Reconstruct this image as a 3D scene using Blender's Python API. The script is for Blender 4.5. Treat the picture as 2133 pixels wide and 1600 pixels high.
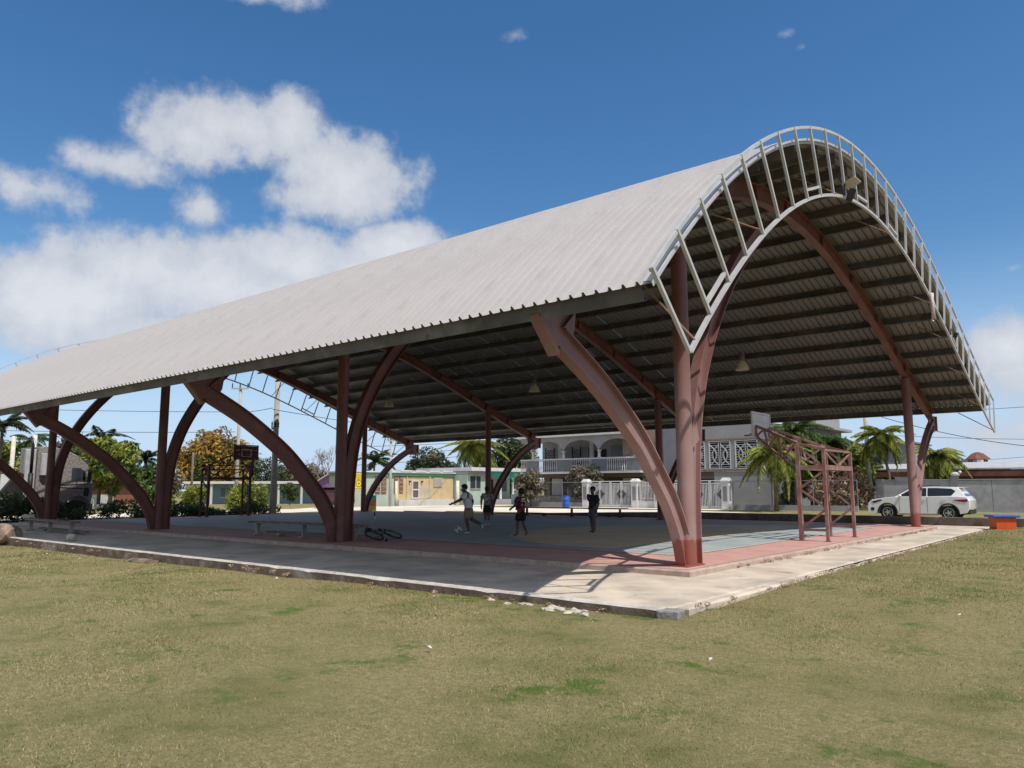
import bpy, bmesh, math, random
import numpy as np
from mathutils import Vector, Matrix
PI = math.pi
rnd = random.Random(7)
for o in list(bpy.data.objects): bpy.data.objects.remove(o)
scene = bpy.context.scene
COL = scene.collection

# ------------------------------------------------------------------ camera
cam_d = bpy.data.cameras.new('camera'); cam = bpy.data.objects.new('camera', cam_d); COL.objects.link(cam)
YAW, PITCH, ROLL = math.radians(129.741), math.radians(7.7325), math.radians(-0.138)
FW = Vector((math.cos(PITCH)*math.cos(YAW), math.cos(PITCH)*math.sin(YAW), math.sin(PITCH)))
RT = Vector((math.sin(YAW), -math.cos(YAW), 0)); UP = RT.cross(FW)
r2 = math.cos(ROLL)*RT + math.sin(ROLL)*UP; u2 = -math.sin(ROLL)*RT + math.cos(ROLL)*UP
mw = Matrix.Identity(4)
for i in range(3):
    mw[i][0] = r2[i]; mw[i][1] = u2[i]; mw[i][2] = -FW[i]
mw[0][3], mw[1][3], mw[2][3] = 6.339, -12.408, 1.35
cam.matrix_world = mw
cam_d.sensor_width = 36.0; cam_d.lens = 1592.3*36/2133
cam_d.clip_start = 0.1; cam_d.clip_end = 3000
scene.camera = cam

# ------------------------------------------------------------------ sun, sky, exposure
SUN = Vector((0.599, -0.14, 1.0)).normalized()
ELEV = math.asin(SUN.z); AZ = math.atan2(SUN.x, SUN.y)
sd = bpy.data.lights.new('sun', 'SUN'); sd.energy = 3.1; sd.angle = math.radians(0.53); sd.color = (1.0, 0.945, 0.88)
so = bpy.data.objects.new('sun', sd); COL.objects.link(so)
so.rotation_euler = SUN.to_track_quat('Z', 'Y').to_euler(); so.location = (20, -5, 40)

scene.view_settings.view_transform = 'Standard'; scene.view_settings.look = 'None'
scene.view_settings.exposure = 0.45; scene.view_settings.gamma = 1.0
scene.view_settings.use_curve_mapping = False

world = bpy.data.worlds.new('World'); scene.world = world; world.use_nodes = True
wn = world.node_tree; wn.nodes.clear()
def N(t, **kw):
    n = wn.nodes.new(t)
    for k, v in kw.items(): setattr(n, k, v)
    return n
def wmath(op, a, b=None, c=None):
    n = N('ShaderNodeMath', operation=op)
    for i, v in enumerate((a, b, c)):
        if v is None: continue
        if isinstance(v, (int, float)): n.inputs[i].default_value = v
        else: wn.links.new(v, n.inputs[i])
    return n.outputs[0]
sky = N('ShaderNodeTexSky', sky_type='NISHITA', sun_disc=False)
sky.sun_elevation = ELEV; sky.sun_rotation = AZ
sky.air_density = 1.0; sky.dust_density = 0.6; sky.ozone_density = 1.8; sky.altitude = 0
tc = N('ShaderNodeTexCoord')
DIR = tc.outputs['Generated']
def wdot(vec):
    n = N('ShaderNodeVectorMath', operation='DOT_PRODUCT'); wn.links.new(DIR, n.inputs[0]); n.inputs[1].default_value = vec
    return n.outputs['Value']
# cloud banks: compass direction (deg), elevation (deg), half width, half height (deg), strength
def dirv(az, el):
    a, e = math.radians(az), math.radians(el)
    return Vector((math.cos(e)*math.cos(a), math.cos(e)*math.sin(a), math.sin(e)))
CLOUDS = [(150.98, 24.78, 5.96, 2.74, 2.0), (146.92, 25.54, 2.79, 2.46, 2.2), (153.71, 23.9, 3.33, 2.38, 1.7), (142.54, 22.2, 4.59, 3.4, 2.3), (144.63, 20.87, 3.22, 1.63, 1.2), (158.31, 21.28, 3.4, 1.39, 1.3), (162.92, 18.9, 3.28, 1.34, 1.0), (152.48, 19.21, 1.8, 1.31, 1.0), (152.05, 14.04, 11.61, 3.82, 2.5), (160.0, 12.38, 8.09, 3.42, 2.2), (145.84, 15.9, 8.23, 2.91, 2.0), (138.45, 17.71, 3.86, 1.93, 2.2), (154.97, 10.65, 9.13, 2.44, 1.6), (162.74, 12.95, 4.23, 2.42, 1.2), (148.53, 33.39, 2.78, 0.86, 1.1), (129.46, 32.21, 1.44, 0.92, 1.0), (108.5, 30.53, 1.24, 0.75, 1.0), (107.48, 29.54, 1.18, 0.87, 1.0), (96.59, 8.84, 2.57, 2.27, 2.0), (96.22, 6.99, 3.91, 2.11, 1.2), (95.71, 13.55, 1.07, 0.72, 0.9), (97.77, 3.44, 3.66, 1.52, 0.9)]
dens = None
nz = N('ShaderNodeTexNoise'); nz.inputs['Scale'].default_value = 5.5; nz.inputs['Detail'].default_value = 9; nz.inputs['Roughness'].default_value = 0.60
wn.links.new(DIR, nz.inputs['Vector'])
nz2 = N('ShaderNodeTexNoise'); nz2.inputs['Scale'].default_value = 22; nz2.inputs['Detail'].default_value = 7; nz2.inputs['Roughness'].default_value = 0.62
wn.links.new(DIR, nz2.inputs['Vector'])
for (az, el, hw, hh, st) in CLOUDS:
    thin = 0.85 if hw < 1.6 else 0.0                              # the small ones are only wisps
    b = dirv(az, el); e1 = Vector((-b.y, b.x, 0)).normalized(); e2 = b.cross(e1).normalized()
    if e2.z < 0: e2 = -e2
    x = wmath('MULTIPLY', wdot(e1), 1/math.radians(hw)); y = wmath('MULTIPLY', wdot(e2), 1/math.radians(hh))
    r = wmath('SQRT', wmath('ADD', wmath('MULTIPLY', x, x), wmath('MULTIPLY', y, y)))
    back = wmath('LESS_THAN', wdot(b), 0.0)
    v = wmath('SUBTRACT', wmath('MULTIPLY', wmath('SUBTRACT', 1.0, r), st), wmath('MULTIPLY_ADD', back, 50.0, thin))
    dens = v if dens is None else wmath('SMOOTH_MAX', dens, v, 0.25)
# unseen cloud added over the rest of the sky, thickened for whiter fill light
nzb = N('ShaderNodeTexNoise'); nzb.inputs['Scale'].default_value = 2.2; nzb.inputs['Detail'].default_value = 2
wn.links.new(DIR, nzb.inputs['Vector'])
infr = wmath('MULTIPLY', wmath('SUBTRACT', wdot(FW), 0.66), 40.0)
gen = wmath('SUBTRACT', wmath('MULTIPLY', wmath('SUBTRACT', nzb.outputs[0], 0.47), 6.0), wmath('MAXIMUM', infr, 0.0))
dens = wmath('MAXIMUM', dens, gen)
dens = wmath('MAXIMUM', dens, -2.5)
n1 = wmath('MULTIPLY', wmath('SUBTRACT', nz.outputs[0], 0.5), 3.4)
n2 = wmath('MULTIPLY', wmath('SUBTRACT', nz2.outputs[0], 0.5), 1.5)
dd = wmath('ADD', wmath('ADD', dens, n1), n2)
mr = N('ShaderNodeMapRange', interpolation_type='SMOOTHSTEP'); wn.links.new(dd, mr.inputs[0])
mr.inputs[1].default_value = -0.45; mr.inputs[2].default_value = 0.75
mr.inputs[3].default_value = 0.0; mr.inputs[4].default_value = 0.88
cr = N('ShaderNodeMapRange'); wn.links.new(wmath('ADD', dd, wmath('MULTIPLY', nz2.outputs[0], 0.8)), cr.inputs[0])
cr.inputs[1].default_value = 0.2; cr.inputs[2].default_value = 2.4; cr.inputs[3].default_value = 0.0; cr.inputs[4].default_value = 1.0
cc = N('ShaderNodeMix', data_type='RGBA'); wn.links.new(cr.outputs[0], cc.inputs[0])
cc.inputs[6].default_value = (3.4, 3.65, 4.15, 1); cc.inputs[7].default_value = (5.25, 5.3, 5.5, 1)
mx = N('ShaderNodeMix', data_type='RGBA'); wn.links.new(mr.outputs[0], mx.inputs[0])
hs = N('ShaderNodeHueSaturation'); hs.inputs['Saturation'].default_value = 1.30; hs.inputs['Value'].default_value = 0.86
wn.links.new(sky.outputs[0], hs.inputs['Color'])
szn = N('ShaderNodeSeparateXYZ'); wn.links.new(DIR, szn.inputs[0])
hzr = N('ShaderNodeMapRange', interpolation_type='SMOOTHSTEP'); wn.links.new(szn.outputs[2], hzr.inputs[0])
hzr.inputs[1].default_value = 0.30; hzr.inputs[2].default_value = -0.02; hzr.inputs[3].default_value = 0.0; hzr.inputs[4].default_value = 0.92
hzm = N('ShaderNodeMix', data_type='RGBA'); wn.links.new(hzr.outputs[0], hzm.inputs[0]); wn.links.new(hs.outputs[0], hzm.inputs[6])
hzm.inputs[7].default_value = (3.5, 4.6, 6.3, 1)                 # pale blue air low over the horizon, all the way round
wn.links.new(hzm.outputs[2], mx.inputs[6]); wn.links.new(cc.outputs[2], mx.inputs[7])
bg = N('ShaderNodeBackground'); bg.inputs[1].default_value = 0.11
wn.links.new(mx.outputs[2], bg.inputs[0])
wo = N('ShaderNodeOutputWorld'); wn.links.new(bg.outputs[0], wo.inputs[0])

# ------------------------------------------------------------------ helpers
class MB:
    def __init__(self): self.v = []; self.f = []
    def add(self, vs, fs):
        b = len(self.v); self.v += [tuple(p) for p in vs]; self.f += [tuple(i+b for i in f) for f in fs]; return self
    def box(self, c, s, rz=0, rx=0, ry=0):
        hx, hy, hz = s[0]/2, s[1]/2, s[2]/2
        R = Matrix.Rotation(rz, 3, 'Z') @ Matrix.Rotation(ry, 3, 'Y') @ Matrix.Rotation(rx, 3, 'X')
        vs = [Vector(c) + R @ Vector((x*hx, y*hy, z*hz)) for z in (-1, 1) for y in (-1, 1) for x in (-1, 1)]
        return self.add(vs, [(0,2,3,1),(4,5,7,6),(0,1,5,4),(2,6,7,3),(0,4,6,2),(1,3,7,5)])
    def bx(self, x0, x1, y0, y1, z0, z1):
        return self.box(((x0+x1)/2, (y0+y1)/2, (z0+z1)/2), (x1-x0, y1-y0, z1-z0))
    def beam(self, p, q, w, h=None, up=(0, 0, 1)):
        h = h or w; p = Vector(p); q = Vector(q); d = (q-p).normalized(); up = Vector(up)
        if abs(d.dot(up)) > 0.98: up = Vector((1, 0, 0)) if abs(d.x) < 0.9 else Vector((0, 1, 0))
        s = d.cross(up).normalized(); t = s.cross(d).normalized()
        vs = []
        for e in (p, q):
            for a, b in ((-1,-1),(1,-1),(1,1),(-1,1)): vs.append(e + s*(a*w/2) + t*(b*h/2))
        return self.add(vs, [(3,2,1,0),(4,5,6,7),(0,1,5,4),(1,2,6,5),(2,3,7,6),(3,0,4,7)])
    def tube(self, pts, r, n=8, cap=True):
        pts = [Vector(p) for p in pts]; m = len(pts)
        rs = r if isinstance(r, (list, tuple)) else [r]*m
        vs = []; ref = None
        for i, p in enumerate(pts):
            d = (pts[min(i+1, m-1)] - pts[max(i-1, 0)]).normalized()
            if ref is None or abs(ref.dot(d)) > 0.97:
                ref = Vector((0, 0, 1)) if abs(d.z) < 0.9 else Vector((1, 0, 0))
            s = d.cross(ref).normalized(); t = s.cross(d).normalized(); ref = t
            for k in range(n):
                a = 2*PI*k/n; vs.append(p + (s*math.cos(a) + t*math.sin(a))*rs[i])
        fs = [(i*n+k, i*n+(k+1)%n, (i+1)*n+(k+1)%n, (i+1)*n+k) for i in range(m-1) for k in range(n)]
        if cap: fs += [tuple(range(n-1, -1, -1)), tuple((m-1)*n+k for k in range(n))]
        return self.add(vs, fs)
    def sweep(self, prof, path, cap=True):
        """prof: 2D points; path: list of (origin, axis_a, axis_b)"""
        n = len(prof); vs = []
        for o, a, b in path:
            for (u, w) in prof: vs.append(Vector(o) + Vector(a)*u + Vector(b)*w)
        m = len(path)
        fs = [(i*n+k, i*n+(k+1)%n, (i+1)*n+(k+1)%n, (i+1)*n+k) for i in range(m-1) for k in range(n)]
        if cap: fs += [tuple(range(n-1, -1, -1)), tuple((m-1)*n+k for k in range(n))]
        return self.add(vs, fs)
    def prism(self, poly, fn, d0, d1):
        """poly of 2D points put in space by fn(u, w, depth)"""
        n = len(poly); vs = [fn(u, w, d0) for u, w in poly] + [fn(u, w, d1) for u, w in poly]
        return self.add(vs, [tuple(range(n-1, -1, -1)), tuple(range(n, 2*n))] + [(k, (k+1) % n, n+(k+1) % n, n+k) for k in range(n)])
    def lathe(self, prof, c=(0, 0, 0), n=16, axis='z'):
        vs = []; c = Vector(c)
        for (r, h) in prof:
            for k in range(n):
                a = 2*PI*k/n
                p = {'z': (r*math.cos(a), r*math.sin(a), h), 'x': (h, r*math.cos(a), r*math.sin(a)), 'y': (r*math.sin(a), h, r*math.cos(a))}[axis]
                vs.append(c + Vector(p))
        m = len(prof)
        fs = [(i*n+k, i*n+(k+1)%n, (i+1)*n+(k+1)%n, (i+1)*n+k) for i in range(m-1) for k in range(n)]
        fs += [tuple(range(n-1, -1, -1)), tuple((m-1)*n+k for k in range(n))]
        return self.add(vs, fs)
    def grid(self, nx, ny, fn):
        vs = [fn(i, j) for j in range(ny) for i in range(nx)]
        return self.add(vs, [(j*nx+i, j*nx+i+1, (j+1)*nx+i+1, (j+1)*nx+i) for j in range(ny-1) for i in range(nx-1)])
    def mesh(self, name, mat=None, smooth=False):
        me = bpy.data.meshes.new(name); me.from_pydata(self.v, [], self.f)
        if mat: me.materials.append(mat)
        if smooth: me.polygons.foreach_set('use_smooth', [True]*len(me.polygons))
        me.update(); return me
def place(o, parent, local=False):
    COL.objects.link(o)
    if parent is not None:
        o.parent = parent
        if not local:
            m = Matrix.LocRotScale(parent.location, parent.rotation_euler, parent.scale)
            if parent.parent is not None: m = Matrix.Identity(4) if parent.type == 'MESH' and parent.location.length < 1e-9 else m
            o.matrix_parent_inverse = m.inverted()
def obj(name, mb, mat, parent=None, smooth=False, local=False, loc=None, auto=None):
    me = mb.mesh(name, mat, smooth) if isinstance(mb, MB) else mb
    o = bpy.data.objects.new(name, me); place(o, parent, local)
    if loc is not None: o.location = loc
    if auto:
        bm = bmesh.new(); bm.from_mesh(me)
        for e in bm.edges: e.smooth = not (len(e.link_faces) == 2 and e.calc_face_angle(0) > math.radians(auto))
        for f in bm.faces: f.smooth = True
        bm.to_mesh(me); bm.free()
    return o
def bevel(o, w=0.01, seg=2, ang=35):
    m = o.modifiers.new('bevel', 'BEVEL'); m.width = w; m.segments = seg; m.limit_method = 'ANGLE'; m.angle_limit = math.radians(ang); return o
def tag(o, label=None, cat=None, group=None, kind=None):
    if label: o['label'] = label
    if cat: o['category'] = cat
    if group: o['group'] = group
    if kind: o['kind'] = kind
    return o
def thing(name, label, cat, loc=(0, 0, 0), rz=0, group=None):
    o = bpy.data.objects.new(name, None); COL.objects.link(o); o.location = loc; o.rotation_euler = (0, 0, rz)
    o.empty_display_size = 0.3
    return tag(o, label, cat, group)
def copy_tree(o, parent=None, **kw):
    c = o.copy(); COL.objects.link(c)
    if parent is not None: c.parent = parent
    for ch in o.children: copy_tree(ch, c)
    for k, v in kw.items(): c[k] = v
    return c
def structure(o): o['kind'] = 'structure'; return o

# ------------------------------------------------------------------ materials
def mat(name, base, rough=0.7, var=0.25, scale=3.0, bump=0.0, bscale=30.0, metal=0.0, spec=0.35, col2=None, c2amt=0.5, c2scale=1.2, dirt=None, dirt_amt=0.5, dirt_scale=6.0, coat=0.0, trans=0.0, bdist=0.02):
    m = bpy.data.materials.new(name); m.use_nodes = True; nt = m.node_tree; b = nt.nodes['Principled BSDF']
    b.inputs['Roughness'].default_value = rough; b.inputs['Metallic'].default_value = metal
    b.inputs['Specular IOR Level'].default_value = spec
    if coat: b.inputs['Coat Weight'].default_value = coat; b.inputs['Coat Roughness'].default_value = 0.05
    tcn = nt.nodes.new('ShaderNodeTexCoord'); C0 = tcn.outputs['Object']
    def noise(s, d=6, r=0.6):
        n = nt.nodes.new('ShaderNodeTexNoise'); n.inputs['Scale'].default_value = s; n.inputs['Detail'].default_value = d; n.inputs['Roughness'].default_value = r
        nt.links.new(C0, n.inputs['Vector']); return n.outputs[0]
    def ramp(src, a, c):
        r = nt.nodes.new('ShaderNodeMapRange'); r.interpolation_type = 'SMOOTHSTEP'; nt.links.new(src, r.inputs[0])
        r.inputs[1].default_value = a; r.inputs[2].default_value = c; return r.outputs[0]
    def mix(fac, a, c):
        n = nt.nodes.new('ShaderNodeMix'); n.data_type = 'RGBA'; nt.links.new(fac, n.inputs[0])
        for i, v in ((6, a), (7, c)):
            if isinstance(v, (tuple, list)): n.inputs[i].default_value = (*v[:3], 1)
            else: nt.links.new(v, n.inputs[i])
        return n.outputs[2]
    lo = tuple(c*(1-var) for c in base); hi = tuple(min(1, c*(1+var)) for c in base)
    col = mix(ramp(noise(scale), 0.3, 0.7), lo, hi)
    if col2: col = mix(ramp(noise(c2scale, 8, 0.65), 0.62-c2amt*0.3, 0.72-c2amt*0.1), col, col2)
    if dirt:
        col = mix(ramp(noise(dirt_scale, 10, 0.7), 0.70-dirt_amt*0.3, 0.80-dirt_amt*0.15), col, dirt)
    nt.links.new(col, b.inputs['Base Color'])
    if bump:
        bn = nt.nodes.new('ShaderNodeBump'); bn.inputs['Strength'].default_value = bump; bn.inputs['Distance'].default_value = bdist
        nt.links.new(noise(bscale, 5), bn.inputs['Height']); nt.links.new(bn.outputs[0], b.inputs['Normal'])
    if trans: b.inputs['Transmission Weight'].default_value = trans
    m['_'] = 1
    return m
def leafmat(name, c1, c2, c3=None, back=0.35):
    """leaf colours vary leaf by leaf (face attribute), with some light passing through"""
    m = bpy.data.materials.new(name); m.use_nodes = True; nt = m.node_tree; b = nt.nodes['Principled BSDF']
    b.inputs['Roughness'].default_value = 0.55; b.inputs['Specular IOR Level'].default_value = 0.3
    at = nt.nodes.new('ShaderNodeAttribute'); at.attribute_name = 'rnd'
    rp = nt.nodes.new('ShaderNodeValToRGB'); nt.links.new(at.outputs['Fac'], rp.inputs[0])
    rp.color_ramp.elements[0].color = (*c1, 1); rp.color_ramp.elements[1].color = (*(c3 or c2), 1)
    if c3: e = rp.color_ramp.elements.new(0.5); e.color = (*c2, 1)
    nt.links.new(rp.outputs[0], b.inputs['Base Color'])
    tr = nt.nodes.new('ShaderNodeBsdfTranslucent'); nt.links.new(rp.outputs[0], tr.inputs[0])
    ms = nt.nodes.new('ShaderNodeMixShader'); ms.inputs[0].default_value = back
    nt.links.new(b.outputs[0], ms.inputs[1]); nt.links.new(tr.outputs[0], ms.inputs[2])
    nt.links.new(ms.outputs[0], nt.nodes['Material Output'].inputs[0])
    return m
# ------------------------------------------------------------------ ground
CAMP = Vector((6.339, -12.408, 1.35))
def smooth(a, b, t):
    t = max(0, min(1, (t-a)/(b-a))); return t*t*(3-2*t)
def gz(x, y):
    z = -0.20 + 0.0085*max(-16, min(0, x)) + 0.105*smooth(0.8, 2.0, x)*smooth(-4.6, 0, y)*(1-0.5*smooth(3, 9, x))
    z = z + (-0.12-z)*max(smooth(20.5, 22.5, y), smooth(-31.0, -33.0, x)*0.7)
    z -= 0.11*smooth(21.5, 24, y)*(1-smooth(31, 35, y))*smooth(-16, -8, x)
    d = math.hypot(x-CAMP.x, y-CAMP.y)
    if d > 60: z -= min(4.0, (d-60)*0.012)
    return z
def ground_mat(name, blades=False):
    m = bpy.data.materials.new(name); m.use_nodes = True; nt = m.node_tree; b = nt.nodes['Principled BSDF']
    b.inputs['Roughness'].default_value = 0.85; b.inputs['Specular IOR Level'].default_value = 0.15
    g = nt.nodes.new('ShaderNodeNewGeometry'); P = g.outputs['Position']
    def noise(s, d=6, r=0.6, off=(0, 0, 0)):
        v = nt.nodes.new('ShaderNodeVectorMath'); v.operation = 'MULTIPLY_ADD'; nt.links.new(P, v.inputs[0]); v.inputs[1].default_value = (1, 1, 0.0); v.inputs[2].default_value = off
        n = nt.nodes.new('ShaderNodeTexNoise'); n.inputs['Scale'].default_value = s; n.inputs['Detail'].default_value = d; n.inputs['Roughness'].default_value = r
        nt.links.new(v.outputs[0], n.inputs['Vector']); return n.outputs[0]
    def ramp(src, a, c):
        r = nt.nodes.new('ShaderNodeMapRange'); r.interpolation_type = 'SMOOTHSTEP'; nt.links.new(src, r.inputs[0])
        r.inputs[1].default_value = a; r.inputs[2].default_value = c; return r.outputs[0]
    def mix(fac, a, c):
        n = nt.nodes.new('ShaderNodeMix'); n.data_type = 'RGBA'
        if isinstance(fac, float): n.inputs[0].default_value = fac
        else: nt.links.new(fac, n.inputs[0])
        for i, v in ((6, a), (7, c)):
            if isinstance(v, (tuple, list)): n.inputs[i].default_value = (*v[:3], 1)
            else: nt.links.new(v, n.inputs[i])
        return n.outputs[2]
    green = (0.150, 0.172, 0.052); olive = (0.265, 0.240, 0.098); straw = (0.46, 0.37, 0.205); soil = (0.38, 0.26, 0.16)
    k = 1.08 if blades else 0.88
    sc = lambda c: tuple(v*k for v in c)
    big = ramp(noise(0.55, 7, 0.70), 0.34, 0.60)
    mid = ramp(noise(2.3, 6, 0.66, (5, 2, 0)), 0.42, 0.66)
    fine = ramp(noise(16.0, 6, 0.7), 0.35, 0.7)
    col = mix(mid, sc(olive), sc(green))
    col = mix(big, col, mix(fine, sc(olive), sc(straw)))
    lush = ramp(noise(0.9, 6, 0.72, (31, 17, 0)), 0.55, 0.66)
    col = mix(lush, col, sc((0.105, 0.175, 0.030)))
    bare = ramp(noise(0.8, 8, 0.72, (11, 47, 0)), 0.63, 0.74)
    col = mix(bare, col, soil if not blades else sc(straw))
    if blades:
        at = nt.nodes.new('ShaderNodeAttribute'); at.attribute_name = 'rnd'
        col = mix(ramp(at.outputs['Fac'], 0.65, 1.3), col, sc((0.50, 0.41, 0.24)))
        dk = mix(ramp(at.outputs['Fac'], 0.42, 0.0), col, sc((0.05, 0.066, 0.02))); col = dk
    else:
        col = mix(ramp(noise(60, 4, 0.7), 0.45, 0.7), col, tuple(v*0.55 for v in olive))
        bn = nt.nodes.new('ShaderNodeBump'); bn.inputs['Strength'].default_value = 0.9; bn.inputs['Distance'].default_value = 0.03
        nt.links.new(noise(45, 6, 0.75), bn.inputs['Height']); nt.links.new(bn.outputs[0], b.inputs['Normal'])
    nt.links.new(col, b.inputs['Base Color'])
    return m
MG = ground_mat('lawn_soil_and_grass'); MB_ = ground_mat('grass_blades', True)
xs = sorted(set([-900, -600, -400, -300, -220, -170, -130, -100, -85] + list(range(-76, -30, 2)) + [-31, -30] + list(np.arange(-29, 30, 1.0)) + list(range(30, 80, 5)) + [90, 120, 170, 250, 400, 700]))
ys = sorted(set([-400, -200, -100, -60, -40, -30] + list(np.arange(-22, 24, 1.0)) + list(range(24, 90, 3)) + [100, 120, 150, 200, 300, 450, 700, 1000]))
def gfn(i, j):
    x, y = float(xs[i]), float(ys[j]); z = gz(x, y)
    if -31.2 < x < 1.7 and -3.9 < y < 20.5: z = -0.42
    elif -24 < x < 26 and -22 < y < 20: z += 0.02*math.sin(x*1.3+y*0.7)*math.sin(y*0.9-x*0.4)
    return (x, y, z)
structure(obj('ground', MB().grid(len(xs), len(ys), gfn), MG, smooth=True))

M_conc = mat('walkway_concrete', (0.57, 0.485, 0.385), 0.85, 0.16, 1.3, bump=0.35, bscale=60, col2=(0.38, 0.335, 0.285), c2amt=0.55, c2scale=0.8, dirt=(0.27, 0.235, 0.195), dirt_amt=0.38, dirt_scale=1.6, bdist=0.01)
M_kerb = mat('edging_concrete', (0.50, 0.47, 0.42), 0.9, 0.2, 3, bump=0.5, bscale=35, dirt=(0.17, 0.125, 0.09), dirt_amt=0.45, dirt_scale=5, bdist=0.02)
M_kerbdark = mat('shade_darkened_kerb', (0.13, 0.105, 0.085), 0.9, 0.3, 2, bump=0.5, bscale=25, dirt=(0.05, 0.042, 0.036), dirt_amt=0.6, dirt_scale=3)  # the roof's shade on the kerb face is put into this dark brown
M_plat = mat('platform_concrete', (0.44, 0.335, 0.275), 0.9, 0.2, 4, bump=0.5, bscale=40, dirt=(0.12, 0.095, 0.08), dirt_amt=0.5, dirt_scale=4)
M_pink = mat('faded_pink_court_paint', (0.52, 0.29, 0.25), 0.75, 0.10, 1.5, bump=0.15, bscale=80, col2=(0.52, 0.34, 0.28), c2amt=0.45, c2scale=0.8, dirt=(0.30, 0.23, 0.19), dirt_amt=0.15, dirt_scale=7)
M_teal = mat('faded_teal_court_paint', (0.345, 0.385, 0.38), 0.62, 0.14, 0.9, bump=0.12, bscale=70, col2=(0.41, 0.43, 0.40), c2amt=0.35, c2scale=1.0, dirt=(0.24, 0.25, 0.245), dirt_amt=0.4, dirt_scale=1.6)
M_tan = mat('faded_tan_court_paint', (0.64, 0.50, 0.33), 0.62, 0.12, 0.9, bump=0.12, bscale=70, dirt=(0.50, 0.40, 0.28), dirt_amt=0.4, dirt_scale=1.4)
M_line = mat('worn_white_line_paint', (0.66, 0.64, 0.58), 0.7, 0.15, 6, dirt=(0.33, 0.34, 0.31), dirt_amt=0.55, dirt_scale=8)
M_road = mat('white_limestone_road', (0.68, 0.61, 0.50), 0.95, 0.12, 0.4, bump=0.3, bscale=8, dirt=(0.50, 0.44, 0.33), dirt_amt=0.3, dirt_scale=0.9)

def slab(x0, x1, y0, y1, z0, z1, jit, seed, step=0.4):
    """a slab whose top edge is broken and uneven"""
    r = random.Random(seed); top = []
    def side(a, b):
        n = max(2, int((Vector(b)-Vector(a)).length/step))
        return [tuple(Vector(a).lerp(Vector(b), i/n)) for i in range(n)]
    for a, b in (((x0,y0),(x1,y0)), ((x1,y0),(x1,y1)), ((x1,y1),(x0,y1)), ((x0,y1),(x0,y0))): top += side(a, b)
    cx, cy = (x0+x1)/2, (y0+y1)/2; m = MB(); n = len(top)
    inn, mid, bot = [], [], []
    for (x, y) in top:
        j = r.random()*jit; big = jit*2.2 if r.random() < 0.12 else 0
        sx = 1 if x < x0+0.01 else (-1 if x > x1-0.01 else 0); sy = 1 if y < y0+0.01 else (-1 if y > y1-0.01 else 0)
        inn.append((x+sx*(0.02+j+big), y+sy*(0.02+j+big), z1)); mid.append((x+sx*j*0.5, y+sy*j*0.5, z1-0.018-j*0.5-big*0.5)); bot.append((x, y, z0))
    m.add(inn+mid+bot, [tuple(range(n))] + [(n+k, n+(k+1)%n, (k+1)%n, k) for k in range(n)] + [(2*n+k, 2*n+(k+1)%n, n+(k+1)%n, n+k) for k in range(n)])
    return m
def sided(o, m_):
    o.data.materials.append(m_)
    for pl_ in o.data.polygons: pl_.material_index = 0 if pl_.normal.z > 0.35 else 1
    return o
structure(obj('walkway', slab(-31.6, 1.70, -3.85, 20.6, -0.5, -0.1, 0.01, 3), M_conc))
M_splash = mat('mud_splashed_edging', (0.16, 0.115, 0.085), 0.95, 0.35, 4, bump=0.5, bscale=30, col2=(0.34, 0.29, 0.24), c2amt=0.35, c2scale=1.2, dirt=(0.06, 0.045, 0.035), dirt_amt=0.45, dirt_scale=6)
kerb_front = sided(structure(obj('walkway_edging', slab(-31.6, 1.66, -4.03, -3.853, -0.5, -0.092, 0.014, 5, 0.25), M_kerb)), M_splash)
structure(obj('side_edging', slab(1.703, 1.88, -3.7, 20.6, -0.5, -0.103, 0.03, 6, 0.25), M_conc))
bevel(structure(obj('corner_block', MB().box((1.74, -3.90, -0.24), (0.28, 0.26, 0.27), 0.15), mat('rough_grey_block', (0.25, 0.24, 0.23), 0.95, 0.3, 8, bump=0.8, bscale=25, dirt=(0.12, 0.11, 0.1), dirt_amt=0.5))), 0.02)
structure(obj('court_platform', slab(-30.0, 0.42, -0.78, 17.9, -0.45, 0.0, 0.02, 9, 0.22), M_plat))
structure(obj('court_border', MB().add([(-29.9, -0.66, 0.004), (0.31, -0.66, 0.004), (0.31, 17.8, 0.004), (-29.9, 17.8, 0.004)], [(0, 1, 2, 3)]), M_pink))
structure(obj('court_field', MB().add([(-28.2, 1.66, 0.008), (-0.95, 1.66, 0.008), (-0.95, 15.2, 0.008), (-28.2, 15.2, 0.008)], [(0, 1, 2, 3)]), M_teal))
semi = [(-3.0, 8.35-6.1)] + [(-3.0-6.1*math.sin(a), 8.35-6.1*math.cos(a)) for a in np.linspace(0, PI, 48)] + [(-3.0, 8.35+6.1)]
structure(obj('court_half_circle', MB().add([(x, y, 0.012) for x, y in semi], [tuple(range(len(semi)-1, -1, -1))]), M_tan))
def strip(pts, w, z):
    m = MB(); P = [Vector((p[0], p[1], 0)) for p in pts]; vs = []
    for i, p in enumerate(P):
        d = (P[min(i+1, len(P)-1)]-P[max(i-1, 0)]).normalized(); s = Vector((-d.y, d.x, 0))*w/2
        vs += [(p.x-s.x, p.y-s.y, z), (p.x+s.x, p.y+s.y, z)]
    return m.add(vs, [(2*i, 2*i+2, 2*i+3, 2*i+1) for i in range(len(P)-1)])
lm = MB()
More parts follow.
